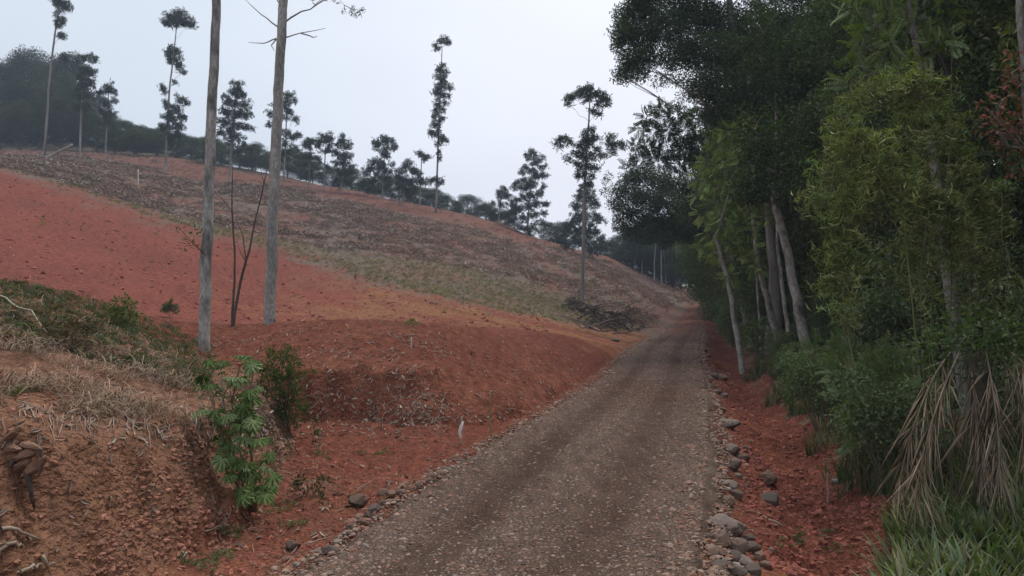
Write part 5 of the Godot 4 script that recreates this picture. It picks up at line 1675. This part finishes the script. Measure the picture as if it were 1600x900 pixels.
# ------------------------------------------------------------------ dead leaves, twigs, roots
func litter() -> void:
	rng.seed = 71
	var dl := Crowd.new()
	var tg := Crowd.new()
	var pale := Color(0.5, 0.41, 0.34)
	var zones := [[330, 700, 500, 690, 2200], [480, 985, 525, 660, 1500], [400, 720, 660, 800, 420], [330, 560, 770, 890, 120], [0, 420, 560, 700, 420], [0, 300, 640, 900, 140], [850, 1080, 500, 545, 200], [0, 640, 300, 500, 500], [560, 1120, 700, 900, 60]]
	for z in zones:
		for i in z[4]:
			var u := rnd(z[0], z[1])
			var v := rnd(z[2], z[3])
			var p := hit(u, v)
			var d := -p.z
			if p.x > curve_of(EDGE_L, d) + 0.05 and z[4] > 100:
				continue
			var n := nz.get_noise_2d(p.x * 16.0 + 40.0, p.z * 16.0)
			if n < 0.0 and rng.randf() < 0.7:
				continue
			var b := orient((slope(p.x, d) + rdir() * 0.45).normalized(), rnd(0, TAU))
			var far := 1.0 + maxf(0.0, d - 12.0) * 0.02
			if rng.randf() < 0.68:
				dl.put(b, rnd(0.04, 0.12) * far, p + Vector3(0, 0.012, 0), tint(pale.lerp(Color(0.22, 0.14, 0.10), rng.randf()), 0.3))
			else:
				tg.put(b, rnd(0.06, 0.3) * far, p + Vector3(0, 0.012, 0), tint(Color(0.22, 0.15, 0.11).lerp(Color(0.36, 0.28, 0.22), rng.randf()), 0.3))
	var ln := base("leaf_litter", Vector3.ZERO, "pale dead leaves strewn over the red bank and entrance", "leaf litter", "", "stuff")
	crowd(ln, "leaves", dl, spray["dead_leaf"], mats["leaf_dry"])
	var tn := base("twig_litter", Vector3.ZERO, "broken twigs and bark strips strewn over the soil", "twigs", "", "stuff")
	crowd(tn, "twigs", tg, spray["twig"], mats["dry"])
	# roots hanging from the cut edge
	var roots := tool_()
	for i in 46:
		var u := rnd(5, 320)
		var a := hit(u, 640 + rnd(-12, 14))
		var b := hit(u + rnd(-22, 22), 640 + rnd(28, 85))
		var pts := []
		for k in 7:
			var f := k / 6.0
			var q := a.lerp(b, f)
			q += rdir() * 0.02
			q.y = maxf(q.y, gh(q.x, -q.z) + 0.012)
			pts.append(q)
		tube(roots, pts, taper(rnd(0.005, 0.011), 0.002, 6), 4, Color(0.16, 0.10, 0.075), Color(0.34, 0.26, 0.2))
	for i in 9:
		var u := rnd(300, 335)
		var a := hit(u, rnd(640, 660))
		for j in 3:
			var b := hit(u + rnd(-10, 25), rnd(670, 720))
			tube(roots, bent(a, b + Vector3(0, 0.03, 0.03), 5, 0.1), taper(0.006, 0.002, 5), 4, Color(0.05, 0.035, 0.03), Color(0.10, 0.075, 0.06))
	var rt := part(self, "hanging_roots", finish(roots), mats["wood"])
	tag(rt, "thin roots hanging over the cut edge of the near bank", "roots", "", "stuff")

func hill_cover() -> void:
	rng.seed = 81
	var sc := Crowd.new()
	var og := Crowd.new()
	for i in 60000:
		var d := rnd(40, 122)
		var x := d * rnd(-0.78, 0.26)
		if x > curve_of(EDGE_L, d) - 1.5:
			continue
		var e := curve_of(RED_END, x)
		var o := curve_of(OLIVE_END, x)
		var b := curve_of(BRUSH_END, x)
		if d < e:
			if rng.randf() < 0.985:
				continue
		var n := nz.get_noise_2d(x * 5.0, d * 5.0)
		var p := onground(x, d)
		var up := orient((Vector3.UP + rdir() * 0.3).normalized(), rnd(0, TAU))
		if d < o + n * 3.0:
			if rng.randf() < 0.6:
				og.put(up, rnd(0.7, 1.6), p, tint(Color(0.27, 0.225, 0.175).lerp(Color(0.31, 0.23, 0.185), rng.randf()), 0.25))
		elif d < b - 1.5 or rng.randf() < 0.12:
			if n + 0.6 * nz.get_noise_2d(x * 1.6, d * 1.6) < -0.06 and rng.randf() < 0.85:
				continue
			var c := Color(0.35, 0.285, 0.25).lerp(Color(0.26, 0.185, 0.15), rng.randf())
			if x > -12.0:
				c = c.lerp(Color(0.42, 0.28, 0.20), 0.4)
			if rng.randf() < 0.12:
				c = Color(0.42, 0.37, 0.33)
			sc.put(up, rnd(0.4, 1.0) + 1.1 * pow(rng.randf(), 4.0), p, tint(c, 0.3))
	var bn := base("dry_scrub", Vector3.ZERO, "cut dry bracken and brush covering the upper hillside", "scrub", "", "stuff")
	crowd(bn, "tangle", sc, spray["scrub"], mats["leaf_dry"])
	var gn := base("hill_grass", Vector3.ZERO, "thin olive grass in the band between red soil and scrub", "grass", "", "stuff")
	crowd(gn, "tufts", og, spray["weed"], mats["leaf"])

# ------------------------------------------------------------------ stakes, logs, brush heap, stump
func stick(called: String, label: String, category: String, a: Vector3, b: Vector3, r0: float, r1: float, c0: Color, c1: Color, wob := 0.04, group := "") -> Node3D:
	var o := base(called, a, label, category, group)
	var st := tool_()
	tube(st, bent(Vector3.ZERO, b - a, 7, wob), taper(r0, r1, 7), 8, c0, c1, 0.25)
	part(o, "shaft", finish(st), mats["wood"])
	return o

func small_things() -> void:
	rng.seed = 91
	# wooden stake with a white wrapped top
	var a := hit(720, 693)
	var d := -a.z
	var s := stick("wooden_stake", "short wooden stake wrapped in a white strip at the ditch edge", "stake", a, px(722, 650, d), 0.016, 0.012, Color(0.22, 0.17, 0.12), Color(0.34, 0.28, 0.2))
	var st := tool_()
	tube(st, [px(720, 684, d) - a, px(719, 675, d) - a, px(721, 667, d) - a, px(723, 658, d) - a], [0.018, 0.032, 0.03, 0.014], 9, Color(0.5, 0.46, 0.42), Color(0.62, 0.58, 0.54), 0.3)
	part(s, "white_strip", finish(st), mats["wood"])
	a = hit(767, 684)
	d = -a.z
	stick("wooden_stake", "thin upright greenish stake beside the white wrapped one", "stake", a, px(766, 610, d), 0.015, 0.012, Color(0.16, 0.12, 0.06), Color(0.24, 0.18, 0.09))
	for q in [[216, 290, 216, 265, "pale survey stake standing in the scrub below the crest"], [643, 545, 643, 527, "small pale peg on the red bank below the orange soil"]]:
		a = hit(q[0], q[1])
		d = -a.z
		var r := 0.0008 * d
		stick("survey_stake", q[4], "stake", a, px(q[2], q[3], d), r, r, Color(0.40, 0.36, 0.3), Color(0.52, 0.48, 0.42), 0.01)
	a = hit(73, 247)
	stick("fallen_log", "pale fallen log leaning at the foot of the slender gum tree", "log", a, px(113, 226, -a.z), 0.2, 0.12, Color(0.2, 0.17, 0.15), Color(0.36, 0.33, 0.3))
	a = hit(1183, 803)
	stick("fallen_stick", "bleached stick lying on the red soil by the roadside rocks", "stick", a + Vector3(0, 0.02, 0), hit(1222, 826) + Vector3(0, 0.03, 0), 0.012, 0.009, Color(0.3, 0.24, 0.19), Color(0.46, 0.4, 0.33))
	a = hit(1294, 788)
	stick("broken_stake", "short broken stake standing in the ditch below the mossy log", "stake", a, px(1293, 738, -a.z), 0.012, 0.010, Color(0.2, 0.15, 0.1), Color(0.32, 0.25, 0.18))
	a = hit(0, 478)
	stick("bare_branch", "long bare pale branch lying across the weeds of the bank", "branch", a + Vector3(0, 0.15, 0), hit(88, 538) + Vector3(0, 0.05, 0), 0.014, 0.008, Color(0.2, 0.17, 0.12), Color(0.34, 0.3, 0.22), 0.25)
	for q in [[5, 830, 65, 848], [12, 850, 40, 860], [0, 875, 30, 852], [35, 895, 70, 888], [70, 870, 90, 886]]:
		stick("dead_stick", "pale dead stick on the crumbled soil at the bank foot", "stick", hit(q[0], q[1]) + Vector3(0, 0.02, 0.03), hit(q[2], q[3]) + Vector3(0, 0.03, 0.03), 0.016, 0.009, Color(0.2, 0.15, 0.11), Color(0.36, 0.29, 0.22), 0.08, "dead sticks at the bank foot")
	# curved mossy log under the forest edge
	var l0 := hit(1305, 755)
	d = -l0.z
	var lg := base("mossy_log", l0, "curved mossy log with pale lichen lying at the forest foot", "log")
	st = tool_()
	var pts := [px(1300, 752, d) - l0, px(1322, 760, d - 0.05) - l0, px(1345, 752, d - 0.1) - l0, px(1362, 735, d - 0.05) - l0, px(1378, 718, d) - l0]
	var lp := []
	var lr := []
	for i in 17:
		var f := i / 16.0 * 4.0
		var k := mini(int(f), 3)
		lp.append(pts[k].lerp(pts[k + 1], f - k) + rdir() * 0.012)
		lr.append(lerpf(0.048, 0.03, i / 16.0) * rnd(0.8, 1.2))
	tube(st, lp, lr, 12, Color(0.09, 0.09, 0.055), Color(0.50, 0.48, 0.43), 0.5)
	part(lg, "stem", finish(st), mats["bark"])
	st = tool_()
	tube(st, [px(1335, 752, d) - l0, px(1318, 735, d + 0.2) - l0, px(1312, 715, d + 0.3) - l0], [0.035, 0.03, 0.02], 8, Color(0.05, 0.05, 0.03), Color(0.16, 0.15, 0.09), 0.4)
	part(lg, "branch", finish(st), mats["bark"])
	# old stump with a hollow in the bank face
	var sp := hit(45, 735)
	var stump := base("tree_stump", sp, "grey rotten stump with torn roots sticking out of the bank face", "stump")
	d = -sp.z
	for q in [[[40, 735, 0.03], [47, 760, 0.03], [50, 780, 0.02], [54, 795, 0.01]], [[60, 700, 0.03], [64, 725, 0.025], [60, 745, 0.012]], [[2, 742, 0.02], [16, 728, 0.03], [26, 712, 0.02]]]:
		var pp := []
		var rr := []
		for w in q:
			pp.append(px(w[0], w[1], d - 0.05 - rnd(0, 0.05)) - sp)
			rr.append(w[2] * 0.8)
		st = tool_()
		tube(st, pp, rr, 10, Color(0.06, 0.045, 0.04), Color(0.24, 0.18, 0.155), 0.9)
		part(stump, "root", finish(st), mats["bark"])
	for i in 13:
		var o := part(stump, "wood_slab", rock_mesh(950 + i % 4, 2, 7, Vector3(1.0, 0.3, 0.5), false, 0.5), mats["bark_slab"])
		o.position = px(rnd(2, 62), rnd(680, 735), d - 0.06) - sp
		o.basis = Basis.from_euler(Vector3(rnd(-0.4, 0.4), rnd(-0.6, 0.6), rnd(-0.3, 0.9))) * Basis.from_scale(Vector3.ONE * rnd(0.05, 0.12))
	# brush heap round the lone gum tree
	var h0 := hit(950, 515, 30.0)
	var heap := base("brush_heap", h0, "heap of dark cut branches and twigs round the lone gum tree by the road", "brush heap")
	var cr := Crowd.new()
	for i in 70:
		var u := rnd(890, 1012)
		var v := rnd(478, 518) if u > 915 else rnd(462, 500)
		var p := hit(u, v + 6, 30.0)
		var hgt := rnd(0.0, 0.6)
		var an := rnd(-0.9, 0.9)
		var L := rnd(1.0, 3.2)
		var q := p + Vector3(cos(an) * L * (1 if i % 2 else -1), rnd(0.0, 0.6), rnd(-1, 1))
		st = tool_()
		var k := 1.0 if i % 9 else 2.2
		tube(st, bent(p + Vector3(0, hgt * 0.6, 0) - h0, q + Vector3(0, hgt, 0) - h0, 4, 0.4), taper(rnd(0.03, 0.07), 0.012, 4), 5, Color(0.06, 0.045, 0.04) * k, Color(0.15, 0.115, 0.10) * k)
		part(heap, "branch", finish(st), mats["wood"])
	for q in [[892, 478, 10], [900, 470, 9], [905, 482, 12], [920, 490, 13], [935, 495, 14], [950, 498, 14], [965, 500, 14], [980, 503, 12], [995, 508, 9], [925, 505, 10], [945, 508, 10], [965, 511, 9], [985, 490, 8]]:
		fill(cr, px(q[0], q[1], -h0.z + rnd(-0.5, 1.5)) - h0, q[2] * 60.0 / FOCAL, 0.55, 7.0, Color(0.085, 0.06, 0.052), 0.4, 0.8)
	crowd(heap, "dead_twigs", cr, spray["scrub"], mats["leaf_dry"])
